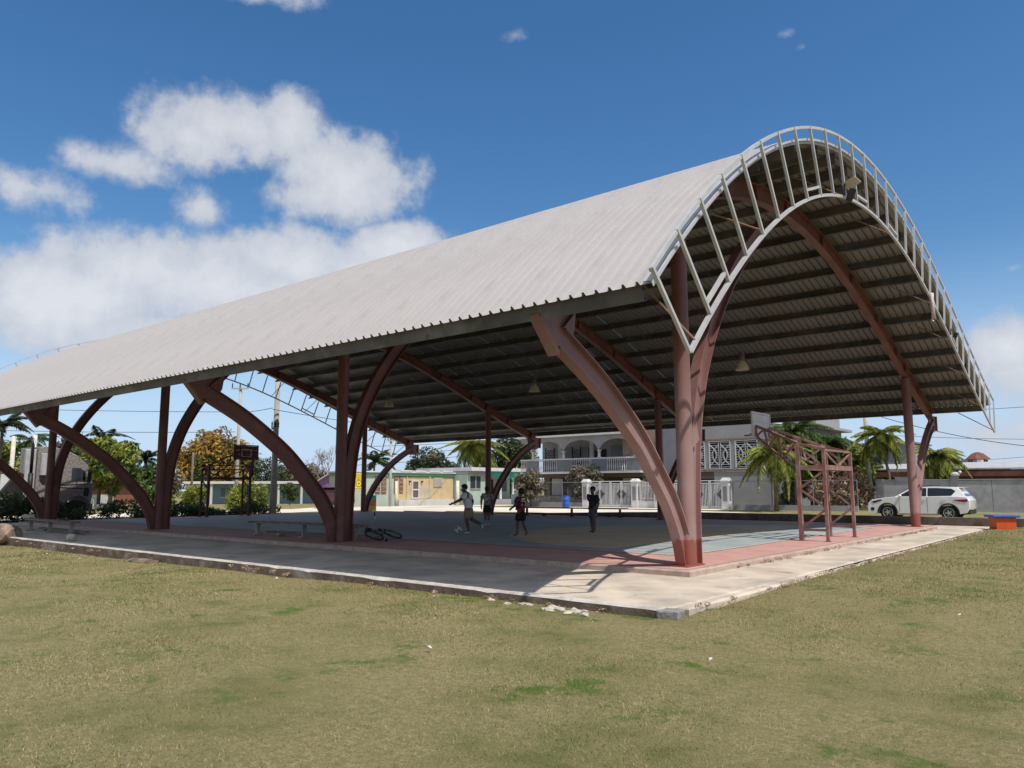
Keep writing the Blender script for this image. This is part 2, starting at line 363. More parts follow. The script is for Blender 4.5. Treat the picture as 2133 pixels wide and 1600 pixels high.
for pts in ([(-28.2, 1.64), (-0.98, 1.64)], [(-28.2, 15.22), (-0.98, 15.22)], [(-0.95, 1.61), (-0.95, 15.25)],
            [(-3.0-6.15*math.sin(a), 8.35-6.15*math.cos(a)) for a in np.linspace(0, PI, 48)], [(-2.99, 2.2), (-1.0, 2.2)], [(-2.99, 14.5), (-1.0, 14.5)],
            [(-1.0, 6.5), (-6.0, 6.5)], [(-1.0, 10.2), (-6.0, 10.2)], [(-6.0, 6.5), (-6.0, 10.2)], [(-14.6, 1.7), (-14.6, 15.1)]):
    s = strip(pts, 0.05, 0.016); lm.add(s.v, s.f)
structure(obj('court_lines', lm, M_line))
# low kerb wall on the far side, sinking towards the far left
km = MB(); kx = list(np.linspace(-30, 40, 57))
def kz(x): return -0.06 + 0.27*smooth(-24, -9, x)
for y0, y1 in ((20.62, 20.9),):
    vs = []
    for x in kx: vs += [(x, y0, -0.5), (x, y0, kz(x)-0.012), (x, y0+0.03, kz(x)), (x, y1-0.03, kz(x)), (x, y1, kz(x)-0.012), (x, y1, -0.5)]
    km.add(vs, [(6*i+k, 6*i+6+k, 6*i+7+k, 6*i+1+k) for i in range(len(kx)-1) for k in range(5)])
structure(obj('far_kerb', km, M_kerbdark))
def sheet(xs_, ys_, name, m_, dz=0.02, wob=0.0, seed=1):
    r = random.Random(seed)
    def fn(i, j):
        x = xs_[i]; y = ys_[j]
        if wob and (j in (0, len(ys_)-1)): y += r.uniform(-wob, wob)
        if wob and (i in (0, len(xs_)-1)): x += r.uniform(-wob, wob)
        return (x, y, gz(x, y)+dz)
    return structure(obj(name, MB().grid(len(xs_), len(ys_), fn), m_, smooth=True))
sheet(list(np.linspace(-35.4, -7.0, 30)), list(np.linspace(23.2, 31.6, 6)), 'street', M_road, 0.03, 0.35, 2)
sheet(list(np.linspace(-42.5, -35.38, 6)), list(np.linspace(-40, 60, 60)), 'cross_street', M_road, 0.034, 0.3, 3)
sheet(list(np.linspace(-35.3, -28.0, 8)), list(np.linspace(20.95, 23.4, 4)), 'street_apron', M_road, 0.026, 0.15, 4)
sheet(list(np.linspace(-27.5, -15.0, 12)), [33.6, 34.6, 35.9], 'driveway', M_road, 0.03, 0.1, 5)

# grass blades on the lawn in front and at the right
def grass(name, n, region, hmin, hmax, w, seed):
    rg = np.random.default_rng(seed)
    x0, x1, y0, y1 = region
    P = np.stack([rg.uniform(x0, x1, n), rg.uniform(y0, y1, n)], 1)
    rel = P - np.array([CAMP.x, CAMP.y]); fw = np.array([FW.x, FW.y])/math.hypot(FW.x, FW.y); rt = np.array([RT.x, RT.y])
    dep = rel@fw; lat = rel@rt
    keep = (dep > 3.6) & (np.abs(lat) < dep*0.72+0.6)
    keep &= ~((P[:, 0] > -31.6) & (P[:, 0] < 1.86) & (P[:, 1] > -4.02) & (P[:, 1] < 21))
    keep &= rg.uniform(0, 1, n) < np.clip(7.0/dep, 0.05, 1)**1.5
    P = P[keep]; dep = dep[keep]; n = len(P)
    sz = np.clip(dep/7.0, 0.9, 3.2)
    h = rg.uniform(hmin, hmax, n)*(0.75+0.25*sz); ww = w*sz*rg.uniform(0.7, 1.3, n)
    a = rg.uniform(0, 2*PI, n); tilt = rg.uniform(0.35, 1.35, n); b = rg.uniform(0, 2*PI, n)
    sm = lambda a, b, t: (lambda q: q*q*(3-2*q))(np.clip((t-a)/(b-a), 0, 1))
    gx, gy = P[:, 0], P[:, 1]
    z = -0.20 + 0.0085*np.clip(gx, -16, 0) + 0.105*sm(0.8, 2.0, gx)*sm(-4.6, 0, gy)*(1-0.5*sm(3, 9, gx))
    z = z + (-0.12-z)*sm(20.5, 22.5, gy) - 0.006 + 0.02*np.sin(gx*1.3+gy*0.7)*np.sin(gy*0.9-gx*0.4)*((gy > -22) & (gy < 20))
    base = np.c_[P, z]; side = np.c_[np.cos(b), np.sin(b), np.zeros(n)]*ww[:, None]/2
    tip = base + np.c_[np.cos(a)*np.sin(tilt), np.sin(a)*np.sin(tilt), np.cos(tilt)]*h[:, None]
    V = np.empty((n*3, 3)); V[0::3] = base-side; V[1::3] = base+side; V[2::3] = tip
    me = bpy.data.meshes.new(name); me.vertices.add(n*3); me.loops.add(n*3); me.polygons.add(n)
    me.vertices.foreach_set('co', V.ravel()); me.loops.foreach_set('vertex_index', np.arange(n*3))
    me.polygons.foreach_set('loop_start', np.arange(n)*3); me.polygons.foreach_set('loop_total', np.full(n, 3))
    at = me.attributes.new('rnd', 'FLOAT', 'FACE'); at.data.foreach_set('value', rg.uniform(0, 1, n))
    me.update(); me.materials.append(MB_)
    o = bpy.data.objects.new(name, me); COL.objects.link(o); return o
tag(grass('lawn_grass', 3600000, (-26, 22, -12, 22), 0.014, 0.038, 0.0055, 4), 'short dry green and straw coloured lawn grass', 'grass', kind='stuff')

# ------------------------------------------------------------------ court roof
L = 9.717; W = 16.696
PC = [8.29595313e-06, 7.74044800e-04, -5.00195060e-02, 5.00135467e-01, 7.34368807e+00]
def O(y): return np.polyval(PC, y)
def dO(y): return np.polyval(np.polyder(PC), y)
def offs(y, d):
    s = dO(y); k = math.sqrt(1+s*s); return (y + d*s/k, O(y) - d/k)      # moved d metres under the top chord
def nrm(y):
    s = dO(y); k = math.sqrt(1+s*s); return (-s/k, 1/k)                  # outward normal (y, z)
Y0, Y1 = -4.62, 21.0
yy = np.linspace(Y0, Y1, 600); seg = np.hypot(np.diff(yy), np.diff(O(yy))); arc = np.r_[0, np.cumsum(seg)]
def y_at(s): return float(np.interp(s, arc, yy))
ARC = float(arc[-1])

def metal_red(name, wear=0.35):
    m = mat(name, (0.155, 0.060, 0.050), 0.52, 0.18, 1.6, bump=0.06, bscale=20, spec=0.4, col2=(0.19, 0.085, 0.072), c2amt=wear, c2scale=1.0, dirt=(0.14, 0.050, 0.030), dirt_amt=0.3, dirt_scale=5)
    nt = m.node_tree; b = nt.nodes['Principled BSDF']; old = b.inputs['Base Color'].links[0].from_socket
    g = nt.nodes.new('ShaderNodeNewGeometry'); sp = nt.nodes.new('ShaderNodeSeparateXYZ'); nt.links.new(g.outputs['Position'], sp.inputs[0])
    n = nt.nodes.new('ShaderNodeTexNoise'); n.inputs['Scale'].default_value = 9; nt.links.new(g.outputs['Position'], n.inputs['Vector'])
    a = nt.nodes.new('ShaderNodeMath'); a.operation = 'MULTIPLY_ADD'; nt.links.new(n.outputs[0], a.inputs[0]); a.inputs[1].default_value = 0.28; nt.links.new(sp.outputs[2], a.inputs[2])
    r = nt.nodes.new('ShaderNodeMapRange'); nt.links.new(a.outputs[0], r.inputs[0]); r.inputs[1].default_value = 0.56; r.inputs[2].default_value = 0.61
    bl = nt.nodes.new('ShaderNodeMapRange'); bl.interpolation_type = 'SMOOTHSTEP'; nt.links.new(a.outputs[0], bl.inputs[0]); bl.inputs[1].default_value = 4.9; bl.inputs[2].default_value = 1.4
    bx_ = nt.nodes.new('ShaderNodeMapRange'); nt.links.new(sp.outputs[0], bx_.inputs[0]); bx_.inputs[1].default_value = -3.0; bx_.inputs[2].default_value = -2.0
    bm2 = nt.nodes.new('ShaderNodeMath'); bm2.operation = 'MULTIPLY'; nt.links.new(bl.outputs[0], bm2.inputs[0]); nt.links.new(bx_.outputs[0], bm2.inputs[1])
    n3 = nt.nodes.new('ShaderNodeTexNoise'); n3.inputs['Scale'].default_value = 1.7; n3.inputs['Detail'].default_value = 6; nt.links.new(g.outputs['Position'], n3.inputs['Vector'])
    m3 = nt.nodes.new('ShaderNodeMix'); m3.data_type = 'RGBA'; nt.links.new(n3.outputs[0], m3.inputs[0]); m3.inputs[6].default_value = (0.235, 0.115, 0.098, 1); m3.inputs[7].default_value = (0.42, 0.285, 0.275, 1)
    bmx = nt.nodes.new('ShaderNodeMix'); bmx.data_type = 'RGBA'; nt.links.new(bm2.outputs[0], bmx.inputs[0]); nt.links.new(old, bmx.inputs[6]); nt.links.new(m3.outputs[2], bmx.inputs[7]); old = bmx.outputs[2]      # sunlight put into the paint: paler low down on the open-end columns
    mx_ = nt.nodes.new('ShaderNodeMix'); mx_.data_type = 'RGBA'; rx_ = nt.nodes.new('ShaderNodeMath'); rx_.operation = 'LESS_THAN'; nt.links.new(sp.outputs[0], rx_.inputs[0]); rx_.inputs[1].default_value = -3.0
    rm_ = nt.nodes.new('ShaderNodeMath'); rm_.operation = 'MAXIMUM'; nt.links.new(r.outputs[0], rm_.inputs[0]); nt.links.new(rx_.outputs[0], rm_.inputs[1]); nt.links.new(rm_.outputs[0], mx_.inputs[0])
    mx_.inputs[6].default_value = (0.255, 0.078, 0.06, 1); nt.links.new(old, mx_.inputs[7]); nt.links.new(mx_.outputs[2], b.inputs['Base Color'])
    return m
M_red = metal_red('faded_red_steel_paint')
M_roof = mat('white_painted_roof_sheet', (0.445, 0.422, 0.41), 0.45, 0.05, 0.7, spec=0.3, col2=(0.39, 0.37, 0.36), c2amt=0.45, c2scale=0.5, dirt=(0.30, 0.27, 0.25), dirt_amt=0.15, dirt_scale=2.5)
M_purl = mat('weathered_purlin_steel', (0.10, 0.090, 0.084), 0.7, 0.25, 1.2, bump=0.1, bscale=20, col2=(0.16, 0.15, 0.138), c2amt=0.5, c2scale=1.3, dirt=(0.055, 0.05, 0.045), dirt_amt=0.5, dirt_scale=3)
M_white = mat('white_steel_tube', (0.46, 0.455, 0.45), 0.45, 0.08, 4, dirt=(0.45, 0.42, 0.38), dirt_amt=0.2, dirt_scale=9)
M_rust = mat('rusty_rod', (0.22, 0.13, 0.08), 0.8, 0.3, 6)

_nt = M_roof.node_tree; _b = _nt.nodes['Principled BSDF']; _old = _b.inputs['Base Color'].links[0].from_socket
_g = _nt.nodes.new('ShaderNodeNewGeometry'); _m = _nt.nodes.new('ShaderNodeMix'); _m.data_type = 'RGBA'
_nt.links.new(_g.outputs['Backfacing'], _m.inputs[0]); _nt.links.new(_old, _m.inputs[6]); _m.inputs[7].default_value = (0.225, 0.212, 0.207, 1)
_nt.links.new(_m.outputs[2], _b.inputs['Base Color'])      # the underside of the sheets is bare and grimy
canopy = tag(thing('court_canopy', 'long white corrugated barrel roof on red branching steel columns over the court', 'canopy', (0, 0, 0)), kind='thing')
# corrugated sheets, each one its own piece
XE, XW = 1.87, -31.02; NS = 33; PW = (XE-XW)/NS
prof = []
for k in range(5):
    b0 = k*PW/5
    prof += [(b0, 0.0), (b0+0.014, 0.056), (b0+0.044, 0.056), (b0+0.058, 0.0)]
prof += [(PW, 0.0)]
sy = np.r_[np.linspace(-4.56, 21.0, 52)]
pts = []
for y in sy:
    (py, pz) = offs(y, 0.215); (ny, nz_) = nrm(y)
    for (u, h) in prof: pts.append((u, py+ny*h, pz+nz_*h))
npf = len(prof)
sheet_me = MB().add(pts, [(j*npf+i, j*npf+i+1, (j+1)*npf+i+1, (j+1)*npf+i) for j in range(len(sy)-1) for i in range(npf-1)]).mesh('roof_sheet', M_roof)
bm = bmesh.new(); bm.from_mesh(sheet_me); bmesh.ops.recalc_face_normals(bm, faces=bm.faces[:])
for e in bm.edges: e.smooth = not (len(e.link_faces) == 2 and e.calc_face_angle(0) > math.radians(12))
for f in bm.faces: f.smooth = True
bm.to_mesh(sheet_me); bm.free()
for k in range(NS):
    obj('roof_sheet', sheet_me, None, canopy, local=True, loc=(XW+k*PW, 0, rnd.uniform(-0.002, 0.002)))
# purlins under the sheets
NPUR = 24
sag = []
for k in range(NPUR):
    s = 0.16 + (ARC-0.28)*k/(NPUR-1); y = y_at(s)
    ny, nz_ = nrm(y); ty, tz = nz_, -ny
    py, pz = offs(y, 0.232)
    A = Vector((0, ny, nz_)); T = Vector((0, ty, tz))*(1 if y > 8 else -1)
    if k in (0, NPUR-1): A = Vector((0, ny*0.35, nz_)).normalized(); T = Vector((0, A.z, -A.y))*(1 if y > 8 else -1)
    d, w, t = 0.225, 0.075, 0.012
    cp = [(0, -w), (0, 0), (-d, 0), (-d, -w), (-d+0.03, -w), (-d+0.03, -w+t), (-d+t, -w+t), (-d+t, -t), (-t, -t), (-t, -w)]
    x0 = 1.78 if k % 3 else 1.70; x1 = -30.95
    obj('purlin', MB().sweep(cp, [((x, py, pz), A, T) for x in (x0, x1)]), M_purl, canopy)
    sag.append((y, py, pz, A))
# frames
ih, iw, tf, tw = 0.40, 0.20, 0.022, 0.016
def iprof(h, w): return [(-h/2, -w/2), (-h/2, w/2), (-h/2+tf, w/2), (-h/2+tf, tw/2), (h/2-tf, tw/2), (h/2-tf, w/2), (h/2, w/2), (h/2, -w/2), (h/2-tf, -w/2), (h/2-tf, -tw/2), (-h/2+tf, -tw/2), (-h/2+tf, -w/2)]
def catmull(P, n=8):
    P = [Vector(p) for p in P]; Q = [P[0]*2-P[1]] + P + [P[-1]*2-P[-2]]; out = []
    for i in range(1, len(Q)-2):
        for k in range(n):
            t = k/n; a, b, c, d = Q[i-1], Q[i], Q[i+1], Q[i+2]
            out.append(0.5*((2*b)+(c-a)*t+(2*a-5*b+4*c-d)*t*t+(3*b-a-3*c+d)*t**3))
    return out + [P[-1]]
def ipath(P2, x, h, w):
    m = len(P2); path = []
    for i, p in enumerate(P2):
        d = (P2[min(i+1, m-1)]-P2[max(i-1, 0)]).normalized()
        path.append(((x, p.x, p.y), (0, -d.y, d.x), (1, 0, 0)))
    return MB().sweep(iprof(h, w), path)
outer2 = [(-0.10, 0.0), (-0.28, 0.55), (-0.60, 1.08), (-0.96, 1.48), (-1.58, 2.10), (-2.2, 2.57), (-2.9, 3.02), (-3.75, 3.46)]
outer2f = [(0.10, 0.0), (0.29, 0.62), (0.58, 1.13), (0.82, 1.48), (1.36, 2.10), (2.05, 2.74), (2.9, 3.31), (3.80, 3.78)]
inner2 = [(0.20, 0.0), (0.21, 0.9), (0.30, 2.1), (0.50, 2.95), (0.82, 3.72), (1.32, 4.55), (2.05, 5.45), (3.0, 6.35), (4.15, 7.22)]
for fi in range(4):
    x = -fi*L
    ya = np.linspace(-4.30, 20.75, 46)
    P2 = [Vector(offs(y, 0.445+ih/2)) for y in ya]
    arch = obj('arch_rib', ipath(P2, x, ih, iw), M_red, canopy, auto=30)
    for y in (-2.0, 0.0, 1.6, 3.6, 5.6, 8.3, 10.9, 13.4, 15.6, W, 18.4, 20.3):
        py, pz = offs(y, 0.445+ih/2); ny, nz_ = nrm(y)
        obj('stiffener_plate', MB().sweep([(-ih/2+tf, -iw/2+0.01), (-ih/2+tf, iw/2-0.01), (ih/2-tf, iw/2-0.01), (ih/2-tf, -iw/2+0.01)], [(Vector((x, py, pz))+Vector((0, nz_, -ny))*e, (0, ny, nz_), (1, 0, 0)) for e in (-0.008, 0.008)]), M_red, arch)
    # near column: pipe, outer strut, inner strut
    ztop = O(0.0)-0.445*math.sqrt(1+dO(0)**2)-ih*1.12
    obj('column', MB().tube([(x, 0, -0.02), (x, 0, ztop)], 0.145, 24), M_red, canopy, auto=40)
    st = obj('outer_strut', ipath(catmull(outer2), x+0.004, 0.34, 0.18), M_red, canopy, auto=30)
    # knee where strut, rib and eave meet
    ky = [(-4.22, 3.60), (-3.88, 3.22), (-3.55, 3.30), (-3.40, 3.58), (-3.35, 3.9), (-3.7, 4.05)]
    obj('knee_plate', MB().prism(ky, lambda u, w, d: (x+d, u, w), -0.03, 0.03), M_red, canopy)
    obj('knee_flange', MB().prism([(-4.32, 3.70), (-4.28, 3.73), (-3.83, 3.24), (-3.87, 3.19)], lambda u, w, d: (x+d, u, w), -0.092, 0.092), M_red, canopy)
    obj('inner_strut', ipath(catmull(inner2), x-0.004, 0.34, 0.19), M_red, canopy, auto=30)
    obj('base_plate', MB().box((x, -0.02, 0.012), (0.34, 0.66, 0.024)), M_red, canopy)
    # far column: pipe and outer strut
    zt = O(W)-0.445*math.sqrt(1+dO(W)**2)-ih*1.05
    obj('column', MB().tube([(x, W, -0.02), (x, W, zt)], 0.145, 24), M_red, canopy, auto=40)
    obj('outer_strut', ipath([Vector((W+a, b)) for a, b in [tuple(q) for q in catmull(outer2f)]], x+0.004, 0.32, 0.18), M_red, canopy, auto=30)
    kf = [(W+4.25, 4.05), (W+4.22, 3.55), (W+3.92, 3.42), (W+3.3, 3.4), (W+3.2, 4.1)]
    obj('knee_plate', MB().prism(kf, lambda u, w, d: (x+d, u, w), -0.03, 0.03), M_red, canopy)
    obj('knee_flange', MB().prism([(W+4.28, 4.06), (W+4.23, 4.06), (W+4.19, 3.52), (W+4.25, 3.50)], lambda u, w, d: (x+d, u, w), -0.092, 0.092), M_red, canopy)
    obj('base_plate', MB().box((x, W+0.1, 0.012), (0.34, 0.6, 0.024)), M_red, canopy)
bb = MB(); bb.prism([(0.10, 2.05), (0.36, 2.2), (0.30, 2.42), (0.10, 2.42)], lambda u, w, d: (d+0.1, u, w), 0.0, 0.015)
obj('gusset_plate', bb, M_red, canopy)
# open gable frames of white square tube at both ends
NP = 31
for xg, sgn in ((2.0, 1), (-31.12, -1)):
    g = obj('gable_frame', MB().sweep([(-0.025, -0.025), (0.025, -0.025), (0.025, 0.025), (-0.025, 0.025)], [((xg, y, O(y)), (0, nrm(y)[0], nrm(y)[1]), (1, 0, 0)) for y in np.linspace(Y0 if sgn > 0 else Y0, Y1, 70)]), M_white, canopy, auto=30)
    low = [offs(y, 1.27) for y in np.linspace(Y0+0.05, Y1-0.02, 70)]
    obj('lower_chord', MB().sweep([(-0.028, -0.025), (0.028, -0.025), (0.028, 0.025), (-0.028, 0.025)], [((xg, p[0], p[1]), (0, nrm(y)[0], nrm(y)[1]), (1, 0, 0)) for p, y in zip(low, np.linspace(Y0+0.05, Y1-0.02, 70))]), M_white, g, auto=30)
    mid_y = np.linspace(-4.5, 20.9, 70)
    obj('middle_chord', MB().sweep([(-0.02, -0.02), (0.02, -0.02), (0.02, 0.02), (-0.02, 0.02)], [((xg-0.075*sgn, *offs(y, 0.20)), (0, nrm(y)[0], nrm(y)[1]), (1, 0, 0)) for y in mid_y]), M_white, g, auto=30)
    for k in range(NP):
        y = y_at(0.03 + (ARC-0.06)*k/(NP-1)); a = offs(y, -0.03); b = offs(y, 1.25)
        obj('picket', MB().beam((xg+0.012*sgn, a[0], a[1]), (xg+0.012*sgn, b[0], b[1]), 0.046, 0.046, (1, 0, 0)), M_white, g)
    for k0 in (1, 7, 11, 14, 22):
        p = [offs(y_at(0.03 + (ARC-0.06)*kk/(NP-1)), 1.10) for kk in (k0, k0+1)]
        obj('short_rail', MB().beam((xg, *p[0]), (xg, *p[1]), 0.05, 0.05, (1, 0, 0)), M_white, g)
    # thin rods tying the lower chord back to the purlins
    for k in (0, 3, 8, 11, 15, 17, 19, 21, 23):
        y, py, pz, A = sag[k]
        c = offs(min(max(y+0.1, Y0+0.1), Y1-0.1), 1.25)
        if k == 0: y, py, pz, A = sag[1]
        obj('tie_rod', MB().tube([(xg, c[0], c[1]), (xg-1.15*sgn, py-A.y*0.235, pz-A.z*0.235)], 0.016, 6), M_rust, g)
# white edge trim on the end sheets
for xg in (1.885, -31.03):
    obj('edge_trim', MB().sweep([(0.045, -0.10), (0.045, 0.012), (-0.05, 0.012), (-0.05, 0.0), (0.035, 0.0), (0.035, -0.10)], [((xg, *offs(y, 0.215)), (0, nrm(y)[0], nrm(y)[1]), (1 if xg > 0 else -1, 0, 0)) for y in np.linspace(-4.56, 21.0, 60)]), M_white, canopy, auto=30)
# ------------------------------------------------------------------ things on the court
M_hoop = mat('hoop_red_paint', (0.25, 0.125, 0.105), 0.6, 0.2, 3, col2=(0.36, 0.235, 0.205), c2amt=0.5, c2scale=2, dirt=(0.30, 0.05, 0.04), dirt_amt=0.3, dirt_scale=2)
M_hoopdark = mat('hoop_shade_dark_red', (0.10, 0.035, 0.03), 0.6, 0.3, 5)  # hoop red darkened, so the colour itself carries the far end's shade
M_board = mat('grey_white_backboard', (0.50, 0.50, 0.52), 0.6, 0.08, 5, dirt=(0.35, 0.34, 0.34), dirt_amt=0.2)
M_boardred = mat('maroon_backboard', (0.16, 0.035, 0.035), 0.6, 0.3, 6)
def hoop_stand(name, label, loc, rz, mp, mboard, mline, ring):
    """faces local -x; legs at x = 0 (back) and x = -0.65 (front)"""
    t = thing(name, label, 'basketball hoop', loc, rz)
    L2 = dict(local=True)
    zs_b, zs_f = 2.28, 2.45
    for y in (-1.1, 1.1):
        obj('leg', MB().beam((0, y, 0), (0, y, zs_b), 0.075, 0.075).box((0, y, 0.008), (0.16, 0.16, 0.016)), mp, t, **L2)
        obj('leg', MB().beam((-0.65, y, 0), (-0.65, y, zs_f), 0.10, 0.10).box((-0.65, y, 0.008), (0.18, 0.18, 0.016)), mp, t, **L2)
        obj('side_rail', MB().beam((-0.62, y, 0.28), (-0.02, y, 0.28), 0.05, 0.06), mp, t, **L2)
        obj('diagonal_brace', MB().beam((-0.60, y, 0.34), (-0.03, y, 0.78), 0.05, 0.05), mp, t, **L2)
        obj('diagonal_brace', MB().beam((-0.03, y, 0.84), (-0.61, y, 1.28), 0.045, 0.045), mp, t, **L2)
        obj('diagonal_brace', MB().beam((-0.60, y, 1.34), (-0.03, y, 1.74), 0.05, 0.05), mp, t, **L2)
        obj('side_beam', MB().beam((-0.62, y, 1.84), (0.0, y, 1.84), 0.07, 0.11), mp, t, **L2)
        # cantilever arm, leaning in to the board
        yb = y*0.42
        P = [Vector((0.0, y, zs_b)), Vector((-0.65, y, zs_f+0.02)), Vector((-1.965, yb, 3.02))]
        Q = [Vector((-0.65, y, 1.86)), Vector((-1.12, y+(yb-y)*0.33, 2.10)), Vector((-1.56, y+(yb-y)*0.68, 2.42)), Vector((-1.965, yb, 2.74))]
        arm = obj('arm', MB().beam(P[0], P[1], 0.05, 0.06).beam(P[1], P[2], 0.055, 0.065).beam(Q[0], Q[1], 0.05, 0.05).beam(Q[1], Q[2], 0.05, 0.05).beam(Q[2], Q[3], 0.05, 0.05), mp, t, **L2)
        top = lambda f: P[1].lerp(P[2], f)
        for a, b in ((top(0.02), Q[1]), (Q[1], top(0.45)), (top(0.45), Q[2]), (Q[2], top(0.8)), (top(0.8), Q[3]), (top(1.0), Q[3])):
            obj('web_bar', MB().beam(a, b, 0.042, 0.042), mp, arm, **L2)
        obj('back_stay', MB().beam((0, y, 1.86), (-0.65, y, zs_f-0.06), 0.045, 0.045), mp, t, **L2)
    obj('cross_beam', MB().beam((0, -1.1, 1.84), (0, 1.1, 1.84), 0.07, 0.12), mp, t, **L2)
    obj('cross_beam', MB().beam((-0.65, -1.1, 1.84), (-0.65, 1.1, 1.84), 0.07, 0.10), mp, t, **L2)
    obj('top_rail', MB().beam((0, -1.1, zs_b), (0, 1.1, zs_b), 0.05, 0.05), mp, t, **L2)
    obj('top_rail', MB().beam((-0.65, -1.1, zs_f), (-0.65, 1.1, zs_f), 0.05, 0.05), mp, t, **L2)
    for a, b in (((0, -1.05, 2.24), (0, -0.05, 1.9)), ((0, 1.05, 2.24), (0, 0.05, 1.9))):
        obj('top_brace', MB().beam(a, b, 0.04, 0.04), mp, t, **L2)
    fr = MB().bx(-2.03, -1.985, -0.65, -0.60, 2.70, 3.42).bx(-2.03, -1.985, 0.60, 0.65, 2.70, 3.42).bx(-2.03, -1.985, -0.60, 0.60, 3.37, 3.42).bx(-2.03, -1.985, -0.60, 0.60, 2.70, 2.75)
    bd = obj('backboard', fr, mboard, t, **L2)
    for k in range(3):
        obj('board', MB().bx(-2.03, -2.002, -0.597, 0.597, 2.754+k*0.2047, 2.754+k*0.2047+0.200), mboard, bd, **L2)
    sq = MB()
    for (a, b) in (((-0.24, 2.86), (0.24, 2.86)), ((-0.24, 3.2), (0.24, 3.2)), ((-0.24, 2.86), (-0.24, 3.2)), ((0.24, 2.86), (0.24, 3.2))):
        sq.beam((-2.036, *a), (-2.036, *b), 0.03, 0.03, (1, 0, 0))
    obj('aiming_square', sq, mline, bd, **L2)
    rg = [(-2.28+0.225*math.cos(a), 0.225*math.sin(a), 2.80) for a in np.linspace(0, 2*PI, 25)]
    if ring: obj('rim', MB().tube(rg, 0.012, 6, False).beam((-2.03, 0, 2.80), (-2.06, 0, 2.80), 0.12, 0.08), mp, t, **L2)
    return t
hoop_stand('basketball_hoop', 'red steel lattice basketball hoop with pale board at the sunny end of the court', (0.02, 8.55, 0.004), 0, M_hoop, M_board, M_boardred, True)
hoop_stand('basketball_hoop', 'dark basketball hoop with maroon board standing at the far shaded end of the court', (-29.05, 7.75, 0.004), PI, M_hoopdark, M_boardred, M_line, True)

# benches of planks on concrete legs
M_bench = mat('weathered_bench_plank', (0.20, 0.165, 0.135), 0.8, 0.3, 6, bump=0.2, bscale=25, col2=(0.10, 0.08, 0.07), c2amt=0.5)
M_benchleg = mat('grey_bench_leg', (0.30, 0.28, 0.255), 0.85, 0.25, 5, bump=0.3)
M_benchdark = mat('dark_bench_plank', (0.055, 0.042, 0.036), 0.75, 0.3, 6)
def bench(label, loc, rz, ln, h, mseat, mleg, low):
    t = thing('bench', label, 'bench', loc, rz, 'long low benches round the court')
    n = 3
    for k in range(n):
        x = -ln/2 + ln*(0.06+0.88*k/(n-1))
        obj('leg', MB().box((x, 0, h/2-0.03), (0.06, 0.13, h-0.06)).box((x, 0, 0.02), (0.09, 0.28, 0.04)), mleg, t, local=True)
    for s in (-1, 1):
        bevel(obj('seat_plank', MB().box((0, s*0.085, h-0.025+s*0.001), (ln, 0.155, 0.05)), mseat, t, local=True), 0.008)
    if low: obj('lower_plank', MB().box((0.28, 0.30, 0.09), (ln*0.95, 0.16, 0.045)), mseat, t, local=True)
    for k in range(2 if low else 0): obj('low_support', MB().box((-ln*0.3+k*ln*0.62, 0.30, 0.035), (0.12, 0.2, 0.067)), mleg, t, local=True)
    return t
bench('plank bench on three grey legs beside the second near column and the fallen bicycle', (-11.75, 0.38, 0.008), 0.085, 4.55, 0.40, M_bench, M_benchleg, True)
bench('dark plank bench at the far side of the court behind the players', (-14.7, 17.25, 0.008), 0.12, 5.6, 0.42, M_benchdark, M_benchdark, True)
bench('worn plank bench on the shaded walkway at the far left in front of the truck', (-22.2, -2.3, -0.098), -0.03, 4.4, 0.42, M_bench, M_benchleg, True)

# hanging bell lamps under the roof
M_lampw = mat('cream_lamp_shade', (0.62, 0.55, 0.42), 0.4, 0.08, 8)
M_lampg = mat('grey_lamp_housing', (0.16, 0.15, 0.14), 0.5, 0.2, 8)
for k, (x, y, lab) in enumerate(((-4.86, 14.26, 'cream bell lamp hanging under the roof nearest the open gable'), (-14.58, 14.31, 'cream bell lamp hanging under the middle of the roof'), (-24.3, 14.3, 'cream bell lamp hanging under the roof at the far end'))):
    zc = float(offs(y, 0.445)[1]); t = thing('hanging_lamp', lab, 'lamp', (x, y, zc), 0, 'bell lamps under the roof')
    zl = 5.62 - zc
    obj('hanger', MB().tube([(0, 0, 0.05), (0, 0, zl+0.62)], 0.014, 6), M_lampg, t, local=True)
    obj('housing', MB().lathe([(0.03, zl+0.64), (0.09, zl+0.60), (0.10, zl+0.38), (0.07, zl+0.34)], n=14), M_lampg, t, True, True)
    obj('lamp_shade', MB().lathe([(0.07, zl+0.34), (0.11, zl+0.30), (0.20, zl+0.15), (0.245, zl+0.0), (0.25, zl-0.02), (0.235, zl-0.02), (0.19, zl+0.14), (0.10, zl+0.27), (0.02, zl+0.29)], n=20), M_lampw, t, True, True)
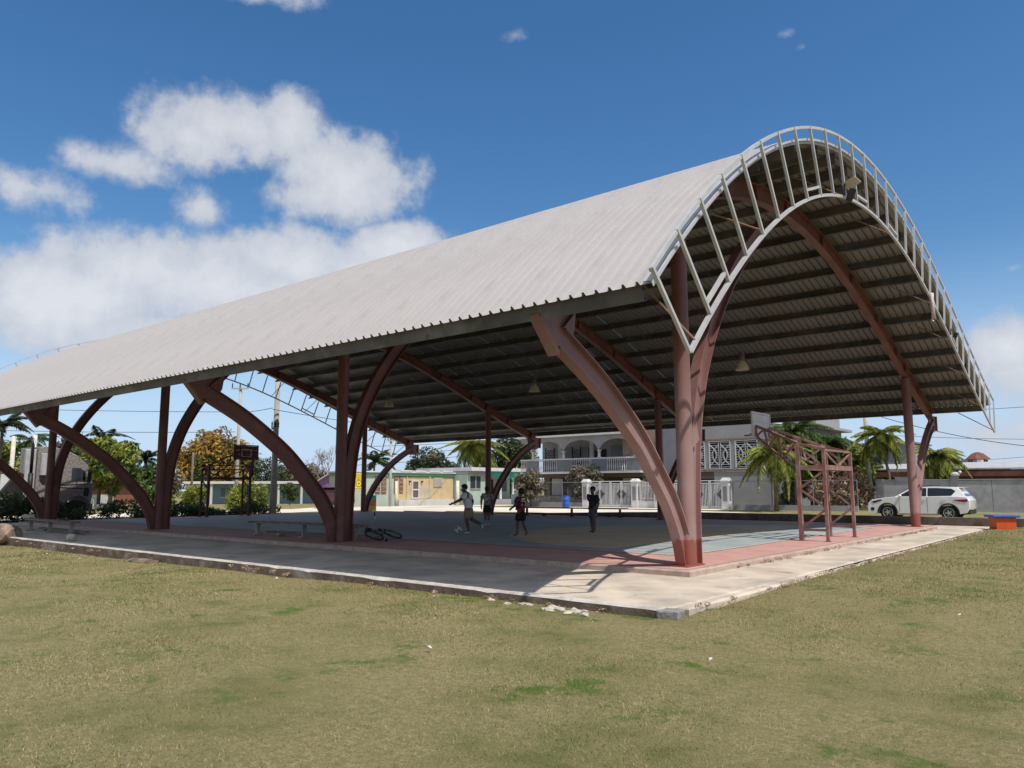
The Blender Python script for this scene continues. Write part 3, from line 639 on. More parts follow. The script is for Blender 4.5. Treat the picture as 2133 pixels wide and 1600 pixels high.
# solar floodlights and a tied rag on the gable frame
M_black = mat('black_plastic', (0.03, 0.03, 0.032), 0.5, 0.2, 8)
M_panel = mat('solar_panel_back', (0.45, 0.38, 0.30), 0.5, 0.1, 8)
for (y, big, lab) in ((3.0, 0.8, 'solar floodlight with tan panel on top of the white gable frame'), (13.8, 0.55, 'small black floodlight clamped low on the right side of the gable frame')):
    p = offs(y, 1.25); t = thing('floodlight', lab, 'floodlight', (2.05, p[0], p[1]), 0)
    obj('bracket', MB().beam((0, 0, 0), (0.02, 0.03*big, 0.34*big), 0.04, 0.03), M_black, t, local=True)
    obj('lamp_head', MB().box((0.12, 0.02, -0.02), (0.10*big+0.05, 0.24*big, 0.30*big), 0.4, 0.3, 0.4), M_black, t, local=True)
    obj('lens', MB().box((0.19*big+0.02, 0.03, -0.055), (0.01, 0.17*big, 0.19*big), 0.4, 0.3, 0.4), M_panel, t, local=True)
    if big == 0.8: obj('solar_panel', MB().box((0.05, 0.38, 0.36), (0.28, 0.80, 0.03), 0.0, 0.22, -0.45), M_panel, t, local=True)
p = offs(11.35, 1.25)
rag = MB()
for k in range(5):
    a = 0.03*math.sin(k*2.1); rag.tube([(2.05+a, p[0]-0.02+0.02*k, p[1]+0.05), (2.06-a, p[0]+0.01*k, p[1]-0.3), (2.04+a*1.5, p[0]+0.05*k+0.02, p[1]-0.62-0.05*(k % 3))], [0.03, 0.05, 0.02], 7)
tag(obj('tied_rag', rag, mat('pale_pink_cloth', (0.60, 0.48, 0.48), 0.9, 0.15, 20, bump=0.4, bscale=40), smooth=True), 'pale pink rag tied to the right side of the gable frame', 'rag')

# ball, sandals, stones, bucket
M_ball = mat('grubby_white_ball', (0.55, 0.54, 0.52), 0.6, 0.1, 10)
def sphere(r, c=(0, 0, 0), n=18, sq=(1, 1, 1), jit=0, seed=0):
    rr = random.Random(seed); m = MB(); vs = []
    bm_ = bmesh.new(); bmesh.ops.create_icosphere(bm_, subdivisions=3 if n > 12 else 2, radius=r)
    for v in bm_.verts:
        k = 1+jit*(rr.random()-0.5); vs.append((c[0]+v.co.x*sq[0]*k, c[1]+v.co.y*sq[1]*k, c[2]+v.co.z*sq[2]*k))
    fs = [tuple(v.index for v in f.verts) for f in bm_.faces]; bm_.free(); return m.add(vs, fs)
ball = thing('football', 'white football at the feet of the player in white', 'football', (-9.62, 4.28, 0.012))
obj('ball_skin', sphere(0.115, (0, 0, 0.115)), M_ball, ball, True, True)
for k in range(9):
    g_ = PI*(3-math.sqrt(5))*k; zz_ = 1-2*(k+0.5)/9; rr_ = math.sqrt(1-zz_*zz_); nv = Vector((rr_*math.cos(g_), rr_*math.sin(g_), zz_))
    q = nv.to_track_quat('Z', 'Y'); ring_ = [q @ Vector((0.034*math.cos(i*2*PI/5), 0.034*math.sin(i*2*PI/5), 0.1115)) + Vector((0, 0, 0.115)) for i in range(5)]
    obj('dark_patch', MB().add(ring_ + [nv*0.1165+Vector((0, 0, 0.115))], [(i, (i+1) % 5, 5) for i in range(5)]), M_black, ball, local=True)
sn = MB(); t = thing('dropped_sandals', 'pair of dark sandals dropped on the shaded court at left', 'sandals', (-22.3, 1.4, 0.008))
for s in (0, 1):
    sl = obj('sandal', MB().prism([(-0.15, -0.05), (0.0, -0.055), (0.13, -0.045), (0.17, 0), (0.13, 0.05), (0, 0.05), (-0.15, 0.045)], lambda u, w, d: (u*1.4+s*0.16, w*1.4+s*0.22, d+0.002), 0.0, 0.05), M_black, t, local=True)
    obj('strap', MB().tube([(s*0.16+0.06, s*0.22-0.06, 0.04), (s*0.16+0.06, s*0.22, 0.11), (s*0.16+0.06, s*0.22+0.06, 0.04)], 0.018, 6), M_black, sl, local=True)
M_stone = mat('pale_limestone', (0.50, 0.44, 0.37), 0.95, 0.2, 8, bump=0.6, bscale=20, dirt=(0.25, 0.2, 0.16), dirt_amt=0.4)
tag(obj('stone', sphere(0.15, (-17.35, -3.45, -0.02), 10, (1.1, 0.9, 0.75), 0.35, 2), M_stone), 'small pale stone lying on the walkway near its left edge', 'stone')
tag(obj('boulder', sphere(0.42, (-20.9, -4.0, -0.02), 10, (1.2, 1, 0.8), 0.25, 5), mat('brown_boulder', (0.27, 0.20, 0.155), 0.95, 0.3, 5, bump=0.6, bscale=14, dirt=(0.12, 0.09, 0.07), dirt_amt=0.5)), 'large brownish boulder at the left edge of the picture', 'boulder')
tag(obj('stone', sphere(0.3, (-25.2, -2.0, 0.36), 10, (1.5, 0.6, 0.28), 0.3, 8), M_stone), 'pale flat stone slab lying on the end of the left bench', 'stone')
tag(obj('concrete_lump', sphere(0.36, (-11.3, -4.22, -0.30), 10, (1.9, 0.6, 0.30), 0.3, 11), M_splash), 'broken flat lump of concrete lying against the walkway edge', 'rubble')
rr2 = random.Random(3); rub = MB()
for k in range(34):
    x = rr2.uniform(-0.95, 0.85); y = -4.12-abs(rr2.gauss(0, 0.16)); s_ = sphere(rr2.uniform(0.025, 0.06), (x, y, gz(x, y)+0.004), 6, (rr2.uniform(0.8, 1.8), rr2.uniform(0.6, 1.2), 0.45), 0.5, k); rub.add(s_.v, s_.f)
tag(obj('broken_rubble', rub, M_stone), 'pale broken rubble in the grass at the walkway edge', 'rubble', kind='stuff')
M_orange = mat('orange_paint', (0.62, 0.10, 0.02), 0.5, 0.08, 5, dirt=(0.40, 0.10, 0.04), dirt_amt=0.2)
M_blue = mat('blue_paint', (0.055, 0.12, 0.42), 0.4, 0.1, 5)
bk = thing('bin_box', 'orange box bin with a blue lid standing on the grass by the right kerb', 'bin', (2.25, 18.75, gz(2.25, 18.75)), 0.55)
tp = MB()
for (x0, x1) in ((-0.33, 0.33),):
    tp.add([(x0*0.95, -0.26, -0.02), (x1*0.95, -0.26, -0.02), (x1*0.95, 0.26, -0.02), (x0*0.95, 0.26, -0.02), (x0, -0.28, 0.40), (x1, -0.28, 0.40), (x1, 0.28, 0.40), (x0, 0.28, 0.40)], [(3,2,1,0),(4,5,6,7),(0,1,5,4),(1,2,6,5),(2,3,7,6),(3,0,4,7)])
bevel(obj('body', tp, M_orange, bk, local=True), 0.02)
obj('side_leg', MB().box((0.335, 0.0, 0.19), (0.05, 0.16, 0.40)), M_orange, bk, local=True)
bevel(obj('lid', MB().box((0, 0, 0.445), (0.86, 0.70, 0.085)), M_blue, bk, local=True), 0.02)
M_scrap = mat('white_scrap', (0.72, 0.70, 0.66), 0.8, 0.1, 10)
def at_ground(x, y): return gz(x, y)
for k, (x, y) in enumerate(((1.35, -5.0), (-1.6, -4.6), (3.2, -5.9), (0.9, -7.1), (-13.2, -4.8), (-15.5, -4.7), (-8.4, -5.4), (-10.6, -4.6), (-4.4, -6.3), (6.8, -3.2), (4.5, -2.2), (-5.6, -4.5))):
    a = rnd.uniform(0, 6); s = rnd.uniform(0.018, 0.036)
    tag(obj('litter_scrap', MB().add([(x+s*math.cos(a+i*1.57+rnd.uniform(-.3, .3)), y+s*0.8*math.sin(a+i*1.57), at_ground(x, y)+0.035+rnd.uniform(0, 0.03)) for i in range(4)] + [(x, y, at_ground(x, y)+0.06)], [(0, 1, 4), (1, 2, 4), (2, 3, 4), (3, 0, 4), (3, 2, 1, 0)]), M_scrap), 'small white scrap of litter lying in the lawn', 'litter', 'white scraps on the lawn')

# bicycle lying on its side
M_bike = mat('dark_blue_bike_paint', (0.025, 0.035, 0.06), 0.4, 0.2, 6); M_tyre = mat('tyre_rubber', (0.022, 0.022, 0.023), 0.8, 0.2, 10)
M_chrome = mat('dull_chrome', (0.45, 0.45, 0.46), 0.3, 0.1, 6, metal=0.8)
def bicycle():
    t = bpy.data.objects.new('bicycle', None); COL.objects.link(t)
    tag(t, 'dark bicycle lying on its side by the pink border of the court', 'bicycle')
    kw = dict(local=True)
    def tubeo(nm, pts, r, m_, par): return obj(nm, MB().tube(pts, r, 8), m_, par, True, **kw)
    R = 0.27
    for nm, x in (('wheel', -0.46), ('wheel', 0.46)):
        c = [(x+R*math.cos(a), 0, R+R*math.sin(a)) for a in np.linspace(0, 2*PI, 33)]
        w = obj(nm, MB().tube(c, 0.026, 8, False), M_tyre, t, True, **kw)
        obj('rim', MB().tube([(x+(R-0.03)*math.cos(a), 0, R+(R-0.03)*math.sin(a)) for a in np.linspace(0, 2*PI, 33)], 0.010, 6, False), M_chrome, w, True, **kw)
        sp = MB()
        for k in range(14):
            a = 2*PI*k/14; sp.tube([(x, 0.02*(-1)**k, R), (x+(R-0.03)*math.cos(a), 0, R+(R-0.03)*math.sin(a))], 0.0025, 4)
        obj('spokes', sp, M_chrome, w, **kw); obj('hub', MB().tube([(x, -0.05, R), (x, 0.05, R)], 0.02, 10), M_chrome, w, **kw)
    bb_, hd, st_ = (-0.06, 0, 0.25), (0.30, 0, 0.62), (-0.17, 0, 0.56)
    fr = MB().tube([bb_, hd], 0.022, 8).tube([bb_, st_], 0.019, 8).tube([st_, (0.29, 0, 0.65)], 0.019, 8)
    for s in (-0.05, 0.05): fr.tube([(-0.46, s, R), (-0.06, s*0.5, 0.25)], 0.010, 6).tube([(-0.46, s, R), (-0.17, s*0.4, 0.54)], 0.010, 6)
    obj('frame', fr, M_bike, t, True, **kw)
    obj('fork', MB().tube([(0.28, 0, 0.72), (0.33, 0, 0.57)], 0.02, 8).tube([(0.33, 0.05, 0.57), (0.46, 0.05, R)], 0.012, 6).tube([(0.33, -0.05, 0.57), (0.46, -0.05, R)], 0.012, 6), M_bike, t, True, **kw)
    hb = obj('handlebar', MB().tube([(0.27, 0, 0.72), (0.26, 0, 0.82)], 0.016, 8).tube([(0.18, -0.33, 0.93), (0.25, -0.2, 0.90), (0.27, 0, 0.83), (0.25, 0.2, 0.90), (0.18, 0.33, 0.93)], 0.013, 8), M_chrome, t, True, **kw)
    for s in (-1, 1): obj('grip', MB().tube([(0.185, s*0.32, 0.928), (0.14, s*0.42, 0.935)], 0.02, 8), M_black, hb, **kw)
    obj('saddle', MB().prism([(-0.14, -0.08), (-0.16, 0), (-0.14, 0.08), (0.0, 0.05), (0.13, 0.02), (0.13, -0.02), (0.0, -0.05)], lambda u, w, d: (-0.20+u, w, 0.66+d), 0, 0.06).tube([st_, (-0.19, 0, 0.67)], 0.013, 8), M_black, t, **kw)
    cr_ = obj('crank', MB().tube([(-0.06, -0.06, 0.25), (-0.06, 0.06, 0.25)], 0.016, 8).tube([(-0.06, 0.06, 0.25), (0.06, 0.07, 0.16)], 0.01, 6).tube([(-0.06, -0.06, 0.25), (-0.18, -0.07, 0.34)], 0.01, 6).lathe([(0.085, 0.045), (0.085, 0.05)], (-0.06, 0, 0.25), 18, 'y'), M_chrome, t, **kw)
    for (x, y, z) in ((0.06, 0.12, 0.16), (-0.18, -0.12, 0.34)): obj('pedal', MB().box((x, y, z), (0.09, 0.08, 0.025)), M_black, cr_, **kw)
    return t
bike = bicycle()
e1 = Vector((-0.22, 0.97, 0)).normalized()                      # points from the back wheel to the handlebar
side = Vector((0, 0, 1)).cross(e1)
tiltm = Matrix.Rotation(math.radians(-68), 4, 'X')
bike.matrix_world = Matrix.Translation((-8.72, 0.85, 0.075)) @ Matrix.Rotation(math.atan2(e1.y, e1.x), 4, 'Z') @ tiltm
bike.scale = (0.86, 0.86, 0.86)

# ------------------------------------------------------------------ people
M_skin = mat('brown_skin', (0.115, 0.062, 0.042), 0.55, 0.1, 10); M_hair = mat('black_hair', (0.012, 0.010, 0.009), 0.7, 0.3, 30, bump=0.5, bscale=60)
def skin_mesh(name, joints, edges, radii, m_, root, par, sub=2):
    me = bpy.data.meshes.new(name); names = list(joints); idx = {k: i for i, k in enumerate(names)}
    me.from_pydata([tuple(joints[k]) for k in names], [(idx[a], idx[b]) for a, b in edges], [])
    tmp = bpy.data.objects.new(name, me); COL.objects.link(tmp)
    md = tmp.modifiers.new('skin', 'SKIN'); md.use_smooth_shade = True; md.branch_smoothing = 0.4
    for k in names:
        sv = me.skin_vertices[0].data[idx[k]]; r_ = radii[k]; sv.radius = (r_, r_) if not isinstance(r_, tuple) else r_
        sv.use_root = (k == root)
    sb = tmp.modifiers.new('sub', 'SUBSURF'); sb.levels = sub; sb.render_levels = sub
    dg = bpy.context.evaluated_depsgraph_get(); ev = tmp.evaluated_get(dg)
    out = bpy.data.meshes.new_from_object(ev); bpy.data.objects.remove(tmp)
    out.name = name; out.materials.clear(); out.materials.append(m_)
    out.polygons.foreach_set('use_smooth', [True]*len(out.polygons))
    return obj(name, out, None, par, local=True)
BASE = dict(pelvis=(0, 0, .52), spine=(0, 0, .62), chest=(0.0, 0, .735), neck=(0, 0, .825), jaw=(.012, 0, .868), skull=(.002, 0, .925), crown=(-.004, 0, .972),
            nose=(.066, 0, .898),
            Lsh=(0, .098, .79), Lel=(-.01, .135, .635), Lwr=(.03, .15, .49), Rsh=(0, -.098, .79), Rel=(-.01, -.135, .635), Rwr=(.03, -.15, .49),
            Lhip=(0, .052, .50), Lkn=(.012, .058, .285), Lan=(-.005, .06, .048), Lto=(.088, .068, .018),
            Rhip=(0, -.052, .50), Rkn=(.012, -.058, .285), Ran=(-.005, -.06, .048), Rto=(.088, -.068, .018))
RAD = dict(pelvis=(.072, .058), spine=(.066, .05), chest=(.082, .056), neck=.032, jaw=(.042, .046), skull=(.056, .062), crown=(.036, .04), nose=.010,
           sh=.036, el=.025, wr=.018, hip=.052, kn=.034, an=.022, to=.019)
def person(label, loc, heading, H, pose, shirt, shorts, shoes=None, socks=None, number=None, bulk=1.18):
    t = thing('person', label, 'person', loc, heading)
    J = {k: Vector(v) for k, v in BASE.items()}
    for k, v in pose.items(): J[k] = Vector(v)
    R = {}
    for k in J:
        R[k] = RAD[k] if k in RAD else RAD[k[1:]]
    # ears, palms, five fingers each
    hd = (J['skull']+J['jaw'])/2; E = []
    for s, y in (('Le', 1), ('Re', -1)):
        J[s] = hd + Vector((-.012, y*.060, 0.005)); R[s] = .011; E.append(('skull', s))
    for S in 'LR':
        y = 1 if S == 'L' else -1; d = (J[S+'wr']-J[S+'el']).normalized(); sd_ = Vector((0.7, y*0.4, 0)); sd_ = (sd_-d*sd_.dot(d)).normalized()
        J[S+'pa'] = J[S+'wr']+d*.04; R[S+'pa'] = (.020, .013); E += [(S+'wr', S+'pa')]
        inw = d.cross(sd_)
        for q, (o_, l) in enumerate(((-.020, .030), (-.008, .040), (.004, .043), (.016, .039))):
            a, b = f'{S}f{q}a', f'{S}f{q}b'; J[a] = J[S+'pa']+d*.022+sd_*o_; J[b] = J[a]+d*l*0.85+inw*0.012*y; R[a] = R[b] = .0065; E += [(S+'pa', a), (a, b)]
        a, b = S+'ta', S+'tb'; J[a] = J[S+'wr']+d*.022+sd_*.024; J[b] = J[a]+d*.026+sd_*.010; R[a] = R[b] = .0072; E += [(S+'wr', a), (a, b)]
    E += [('pelvis', 'spine'), ('spine', 'chest'), ('chest', 'neck'), ('neck', 'jaw'), ('jaw', 'skull'), ('skull', 'crown'), ('jaw', 'nose')]
    for S in 'LR': E += [('chest', S+'sh'), (S+'sh', S+'el'), (S+'el', S+'wr'), ('pelvis', S+'hip'), (S+'hip', S+'kn'), (S+'kn', S+'an'), (S+'an', S+'to')]
    sc0 = lambda r_: tuple(x*H for x in r_) if isinstance(r_, tuple) else r_*H
    sc = lambda r_: tuple(x*H*bulk for x in r_) if isinstance(r_, tuple) else r_*H*bulk
    thick = lambda k: sc0 if k in ('jaw', 'skull', 'crown', 'nose', 'Le', 'Re') or k[1:2] in 'ft' and len(k) > 2 and k[1:] not in ('to',) else sc
    body = skin_mesh('body', {k: v*H for k, v in J.items()}, E, {k: thick(k)(v) for k, v in R.items()}, M_skin, 'pelvis', t)
    # shirt: torso and short sleeves, a little larger than the body
    K = dict(hem=J['pelvis']+(J['pelvis']-J['spine'])*0.12, spine=J['spine'], chest=J['chest'], collar=J['neck']+(J['chest']-J['neck'])*0.25)
    Rs = dict(hem=(.098, .080), spine=(.090, .072), chest=(.096, .070), collar=.042); Es = [('hem', 'spine'), ('spine', 'chest'), ('chest', 'collar')]
    for S in 'LR':
        K[S+'sh'] = J[S+'sh']; K[S+'sl'] = J[S+'sh'].lerp(J[S+'el'], .85); Rs[S+'sh'] = .052; Rs[S+'sl'] = .046; Es += [('chest', S+'sh'), (S+'sh', S+'sl')]
    sh_o = skin_mesh('shirt', {k: v*H for k, v in K.items()}, Es, {k: sc(v) for k, v in Rs.items()}, shirt, 'spine', t)
    K = dict(waist=J['spine'].lerp(J['pelvis'], .55), pelvis=J['pelvis']); Rs = dict(waist=(.080, .066), pelvis=(.088, .074)); Es = [('waist', 'pelvis')]
    for S in 'LR':
        K[S+'hip'] = J[S+'hip']; K[S+'hm'] = J[S+'hip'].lerp(J[S+'kn'], .92); Rs[S+'hip'] = .066; Rs[S+'hm'] = .060; Es += [('pelvis', S+'hip'), (S+'hip', S+'hm')]
    skin_mesh('shorts', {k: v*H for k, v in K.items()}, Es, {k: sc(v) for k, v in Rs.items()}, shorts, 'pelvis', t)
    h1 = (J['skull']+Vector((-.012, 0, .012)))*H; hm = sphere(0.064*H, (0, 0, 0), 20, (1.06, 1.0, 1.02), 0.04, 3)
    keepf = [f for f in hm.f if not all(hm.v[i][2] < -0.012*H+0.55*hm.v[i][0] for i in f)]
    hm.f = keepf; hm.v = [tuple(Vector(v)+h1) for v in hm.v]
    obj('hair', hm, M_hair, t, True, True)
    for S in 'LR':
        if socks: skin_mesh('sock', dict(a=J[S+'kn'].lerp(J[S+'an'], .55)*H, b=J[S+'an']*H), [('a', 'b')], dict(a=.032*H, b=.028*H), socks, 'b', t, 1)
        if shoes: skin_mesh('shoe', dict(a=(J[S+'an']+Vector((-.018, 0, -.014)))*H, b=J[S+'an'].lerp(J[S+'to'], .5)*H, c=J[S+'to']*H), [('a', 'b'), ('b', 'c')], dict(a=.030*H, b=.030*H, c=.024*H), shoes, 'b', t, 1)
    if number:
        cu = bpy.data.curves.new('number', 'FONT'); cu.body = number; cu.size = 0.155*H; cu.extrude = 0.004; cu.align_x = 'CENTER'; cu.align_y = 'CENTER'
        o = bpy.data.objects.new('tmp', cu); COL.objects.link(o); dg = bpy.context.evaluated_depsgraph_get(); me = bpy.data.meshes.new_from_object(o.evaluated_get(dg)); bpy.data.objects.remove(o)
        me.materials.append(M_scrap); o = obj('jersey_number', me, None, sh_o, local=True)
        o.matrix_local = Matrix.Translation(J['chest']*H + Vector((-0.078*H, 0, -0.055*H))) @ Matrix.Rotation(-PI/2, 4, 'Z') @ Matrix.Rotation(PI/2-0.05, 4, 'X')
        nb = MB().box((J['chest']*H + Vector((-0.072*H, 0, 0.040*H))), (0.012, 0.11*H, 0.022*H)); obj('name_band', nb, M_scrap, sh_o, local=True)
    return t
M_tw = mat('white_tshirt', (0.62, 0.62, 0.64), 0.9, 0.06, 20, bump=0.3, bscale=18); M_khaki = mat('khaki_shorts', (0.27, 0.19, 0.12), 0.9, 0.12, 14, bump=0.3, bscale=18)
M_maroon = mat('maroon_jersey', (0.12, 0.018, 0.028), 0.8, 0.3, 9, col2=(0.04, 0.01, 0.03), c2amt=0.5, c2scale=7); M_blk = mat('black_shorts', (0.012, 0.012, 0.014), 0.85, 0.3, 10)
M_dtee = mat('dark_tshirt', (0.022, 0.018, 0.022), 0.85, 0.3, 10); M_gshort = mat('grey_denim_shorts', (0.085, 0.095, 0.12), 0.9, 0.15, 14)
M_print = mat('white_shirt_dark_print', (0.50, 0.48, 0.46), 0.9, 0.1, 12, col2=(0.13, 0.075, 0.08), c2amt=1.0, c2scale=9); M_navy = mat('navy_shorts', (0.018, 0.014, 0.022), 0.85, 0.2, 12)
M_shoe = mat('pale_trainers', (0.50, 0.50, 0.50), 0.7, 0.1, 12); M_sock = mat('white_socks', (0.55, 0.55, 0.56), 0.9, 0.1, 12)
lft = math.atan2(-0.639, -0.769)                                  # heading of someone facing the left of the picture
person('person in white t-shirt and khaki shorts dribbling a football', (-9.28, 4.36, 0.013), lft, 1.50,
       dict(pelvis=(0, 0, .50), spine=(.015, 0, .605), chest=(.045, 0, .715), neck=(.075, 0, .80), jaw=(.10, 0, .838), skull=(.098, 0, .895), crown=(.098, 0, .942), nose=(.162, 0, .866),
            Lsh=(.05, .10, .77), Lel=(.15, .16, .66), Lwr=(.285, .17, .60), Rsh=(.035, -.10, .77), Rel=(-.07, -.15, .64), Rwr=(-.05, -.17, .50),
            Lhip=(0, .052, .48), Lkn=(.035, .055, .265), Lan=(-.012, .055, .05), Lto=(.075, .06, .02), Rhip=(0, -.052, .48), Rkn=(-.055, -.06, .275), Ran=(-.235, -.06, .185), Rto=(-.27, -.06, .10)),
       M_tw, M_khaki, M_shoe, bulk=1.36)
person('person seen from behind in white shirt with dark print and navy shorts', (-12.5, 8.8, 0.009), math.atan2(0.77, -0.64), 1.40,
       dict(Lkn=(.01, .045, .285), Rkn=(.01, -.045, .285), Lan=(-.01, .035, .048), Ran=(-.005, -.04, .048), Lto=(.08, .045, .018), Rto=(.08, -.05, .018), Lel=(0, .15, .635), Rel=(.0, -.15, .635), Rwr=(.03, -.16, .50)),
       M_print, M_navy, M_sock, M_sock)
person('barefoot person in maroon jersey numbered 70 and black shorts', (-7.26, 4.33, 0.013), math.atan2(0.10, -1.0), 1.33,
       dict(Lel=(.02, .15, .65), Lwr=(.12, .15, .585), Rel=(.0, -.15, .645), Rwr=(.11, -.14, .56), Lkn=(.05, .055, .285), Lan=(.06, .06, .05), Lto=(.15, .07, .018),
            Rkn=(.0, -.055, .285), Ran=(-.11, -.06, .075), Rto=(-.06, -.062, .018)), M_maroon, M_blk, number='70')
person('barefoot person in dark t-shirt and grey shorts with a hand on the hip', (-6.62, 6.95, 0.013), lft+0.75, 1.38,
       dict(Lel=(-.03, .14, .635), Lwr=(.03, .135, .495), Rel=(-.085, -.16, .655), Rwr=(.0, -.10, .545), Lkn=(.03, .065, .285), Lan=(.04, .07, .048), Lto=(.13, .085, .018), Rkn=(-.02, -.06, .285), Ran=(-.055, -.065, .048), Rto=(.03, -.08, .018)),
       M_dtee, M_gshort)
# ------------------------------------------------------------------ plants
def quads_mesh(name, C, A, B, mat_, seed):
    """leaf quads: centres C, half axes A and B (n x 3)"""
    n = len(C); V = np.empty((n*4, 3)); V[0::4] = C-A; V[1::4] = C-B*0.8; V[2::4] = C+A; V[3::4] = C+B
    me = bpy.data.meshes.new(name); me.vertices.add(n*4); me.loops.add(n*4); me.polygons.add(n)
    me.vertices.foreach_set('co', V.ravel()); me.loops.foreach_set('vertex_index', np.arange(n*4))
    me.polygons.foreach_set('loop_start', np.arange(n)*4); me.polygons.foreach_set('loop_total', np.full(n, 4))
    at = me.attributes.new('rnd', 'FLOAT', 'FACE'); at.data.foreach_set('value', seed)
    me.update(); me.materials.append(mat_); return me
def leaves(centres, radii, per, size, rg, flat=0.8):
    C, A, B, S = [], [], [], []
    for (c, r) in zip(centres, radii):
        d = rg.normal(size=(per, 3)); d /= np.linalg.norm(d, axis=1)[:, None]
        rr = r*rg.uniform(0.25, 1.0, per)**0.5
        p = c + d*rr[:, None]*np.array([1, 1, flat])
        nrm_ = d*0.6 + rg.normal(size=(per, 3))*0.6 + np.array([0, 0, 0.5]); nrm_ /= np.linalg.norm(nrm_, axis=1)[:, None]
        u = np.cross(nrm_, rg.normal(size=(per, 3))); u /= np.linalg.norm(u, axis=1)[:, None]; v = np.cross(nrm_, u)
        s = size*rg.uniform(0.6, 1.3, per)
        C.append(p); A.append(u*s[:, None]); B.append(v*(s*0.45)[:, None]); S.append(np.clip(rg.uniform(0, 1)*0.55 + rg.uniform(0, 0.45, per), 0, 1))
    return np.concatenate(C), np.concatenate(A), np.concatenate(B), np.concatenate(S)
M_bark = mat('grey_brown_bark', (0.16, 0.125, 0.095), 0.9, 0.3, 5, bump=0.5, bscale=15)
LM = dict(
    green=leafmat('leaves_green', (0.031, 0.058, 0.017), (0.076, 0.128, 0.031), (0.145, 0.196, 0.051)),
    dark=leafmat('leaves_dark', (0.022, 0.037, 0.017), (0.051, 0.078, 0.031), (0.105, 0.133, 0.058)),
    yellow=leafmat('leaves_yellow_green', (0.102, 0.136, 0.024), (0.221, 0.255, 0.044), (0.408, 0.408, 0.085)),
    gold=leafmat('leaves_golden', (0.119, 0.102, 0.034), (0.340, 0.221, 0.051), (0.578, 0.340, 0.085)),
    brown=leafmat('leaves_brown', (0.093, 0.082, 0.051), (0.187, 0.150, 0.093), (0.289, 0.221, 0.145)),
    dry=leafmat('leaves_dry', (0.170, 0.111, 0.068), (0.374, 0.255, 0.170), (0.680, 0.510, 0.374), 0.2),
    olive=leafmat('leaves_dusty', (0.068, 0.061, 0.041), (0.162, 0.139, 0.093), (0.340, 0.281, 0.204), 0.2))
def tree(name, label, base, top, rx, rz, kinds, n=46, per=70, leaf=0.22, seed=1, trunk=0.16, ry=None, group=None, cat='tree', clus=0.30):
    """base: foot of the trunk; top: height of the crown top above the foot; rx, rz: half width and half height of the crown"""
    rg = np.random.default_rng(seed); t = thing(name, label, cat, base, 0, group); ry = ry or rx
    cz = top-rz
    d = rg.normal(size=(n, 3)); d /= np.linalg.norm(d, axis=1)[:, None]
    r = rg.uniform(0.30, 1.0, n)**0.6
    cen = d*r[:, None]*np.array([rx*(1-clus*0.6), ry*(1-clus*0.6), rz*(1-clus*0.6)]) + np.array([0, 0, cz])
    rad = np.full(n, clus*min(rx, 1.3*rz))*rg.uniform(0.7, 1.3, n)
    ks = list(kinds); which = rg.choice(len(ks), n, p=np.array([kinds[k] for k in ks])/sum(kinds.values()))
    if len(ks) > 1:                                     # one side of the crown turns colour first
        which = np.where(cen[:, 2]-cz + 0.8*(cen@np.array([-RT.x, -RT.y, 0])) + rg.normal(size=n)*rx*0.35 > 0.1*rz, 0, which)
    for q, k in enumerate(ks):
        sel = np.where(which == q)[0]
        if len(sel) == 0: continue
        C, A, B, S = leaves(cen[sel], rad[sel], per, leaf, rg)
        obj('crown', quads_mesh('crown', C, A, B, LM[k], S), None, t, local=True)
    if trunk:
        tm = MB().tube([(0, 0, -0.2), (0.05, 0.03, max(0.3, (cz-rz)*0.6)), (0, 0, cz-0.2*rz)], [trunk, trunk*0.8, trunk*0.55], 9)
        obj('trunk', tm, M_bark, t, True, True)
        lim = MB()
        for q in range(7):
            c = cen[rg.integers(n)]; lim.tube([(0, 0, max(0.3, cz-rz*0.75)), tuple(np.array([0, 0, cz-rz*0.35])*0.5+c*0.5), tuple(c)], [trunk*0.5, trunk*0.3, trunk*0.1], 6)
        obj('limbs', lim, M_bark, t, True, True)
    return t
def frond_mesh(name, ln, droop, k, seed, lw=0.5, wid=0.035):
    """one palm frond along +x, curving down; leaflets hang from both sides of the rib"""
    rg = np.random.default_rng(seed); m = MB(); P = []
    for i in range(k+1):
        f = i/k; a = -droop*f*f; P.append(Vector((ln*(f-0.12*droop*f*f), 0, ln*(0.28*f - 0.62*droop*f*f))))
    C, A, B, S = [], [], [], []
    for i in range(1, k+1):
        d = (P[i]-P[i-1]).normalized(); f = i/k
        for s in (-1, 1):
            for q in range(2):
                base = np.array(P[i-1].lerp(P[i], rg.uniform(0, 1)))
                l = lw*math.sin(PI*min(1, 0.12+f*0.86))*rg.uniform(0.8, 1.15)+0.05
                dv = np.array(d)*0.55 + np.array([0, s*0.85, 0]) + np.array([0, 0, -0.35-0.5*f]) + rg.normal(size=3)*0.08; dv /= np.linalg.norm(dv)
                wv = np.cross(dv, np.array([0, 0, 1.0])); wv /= np.linalg.norm(wv)
                C.append(base+dv*l/2); A.append(dv*l/2); B.append(wv*wid*rg.uniform(0.7, 1.2)); S.append(rg.uniform(0, 1))
    return np.array(C), np.array(A), np.array(B), np.array(S), P
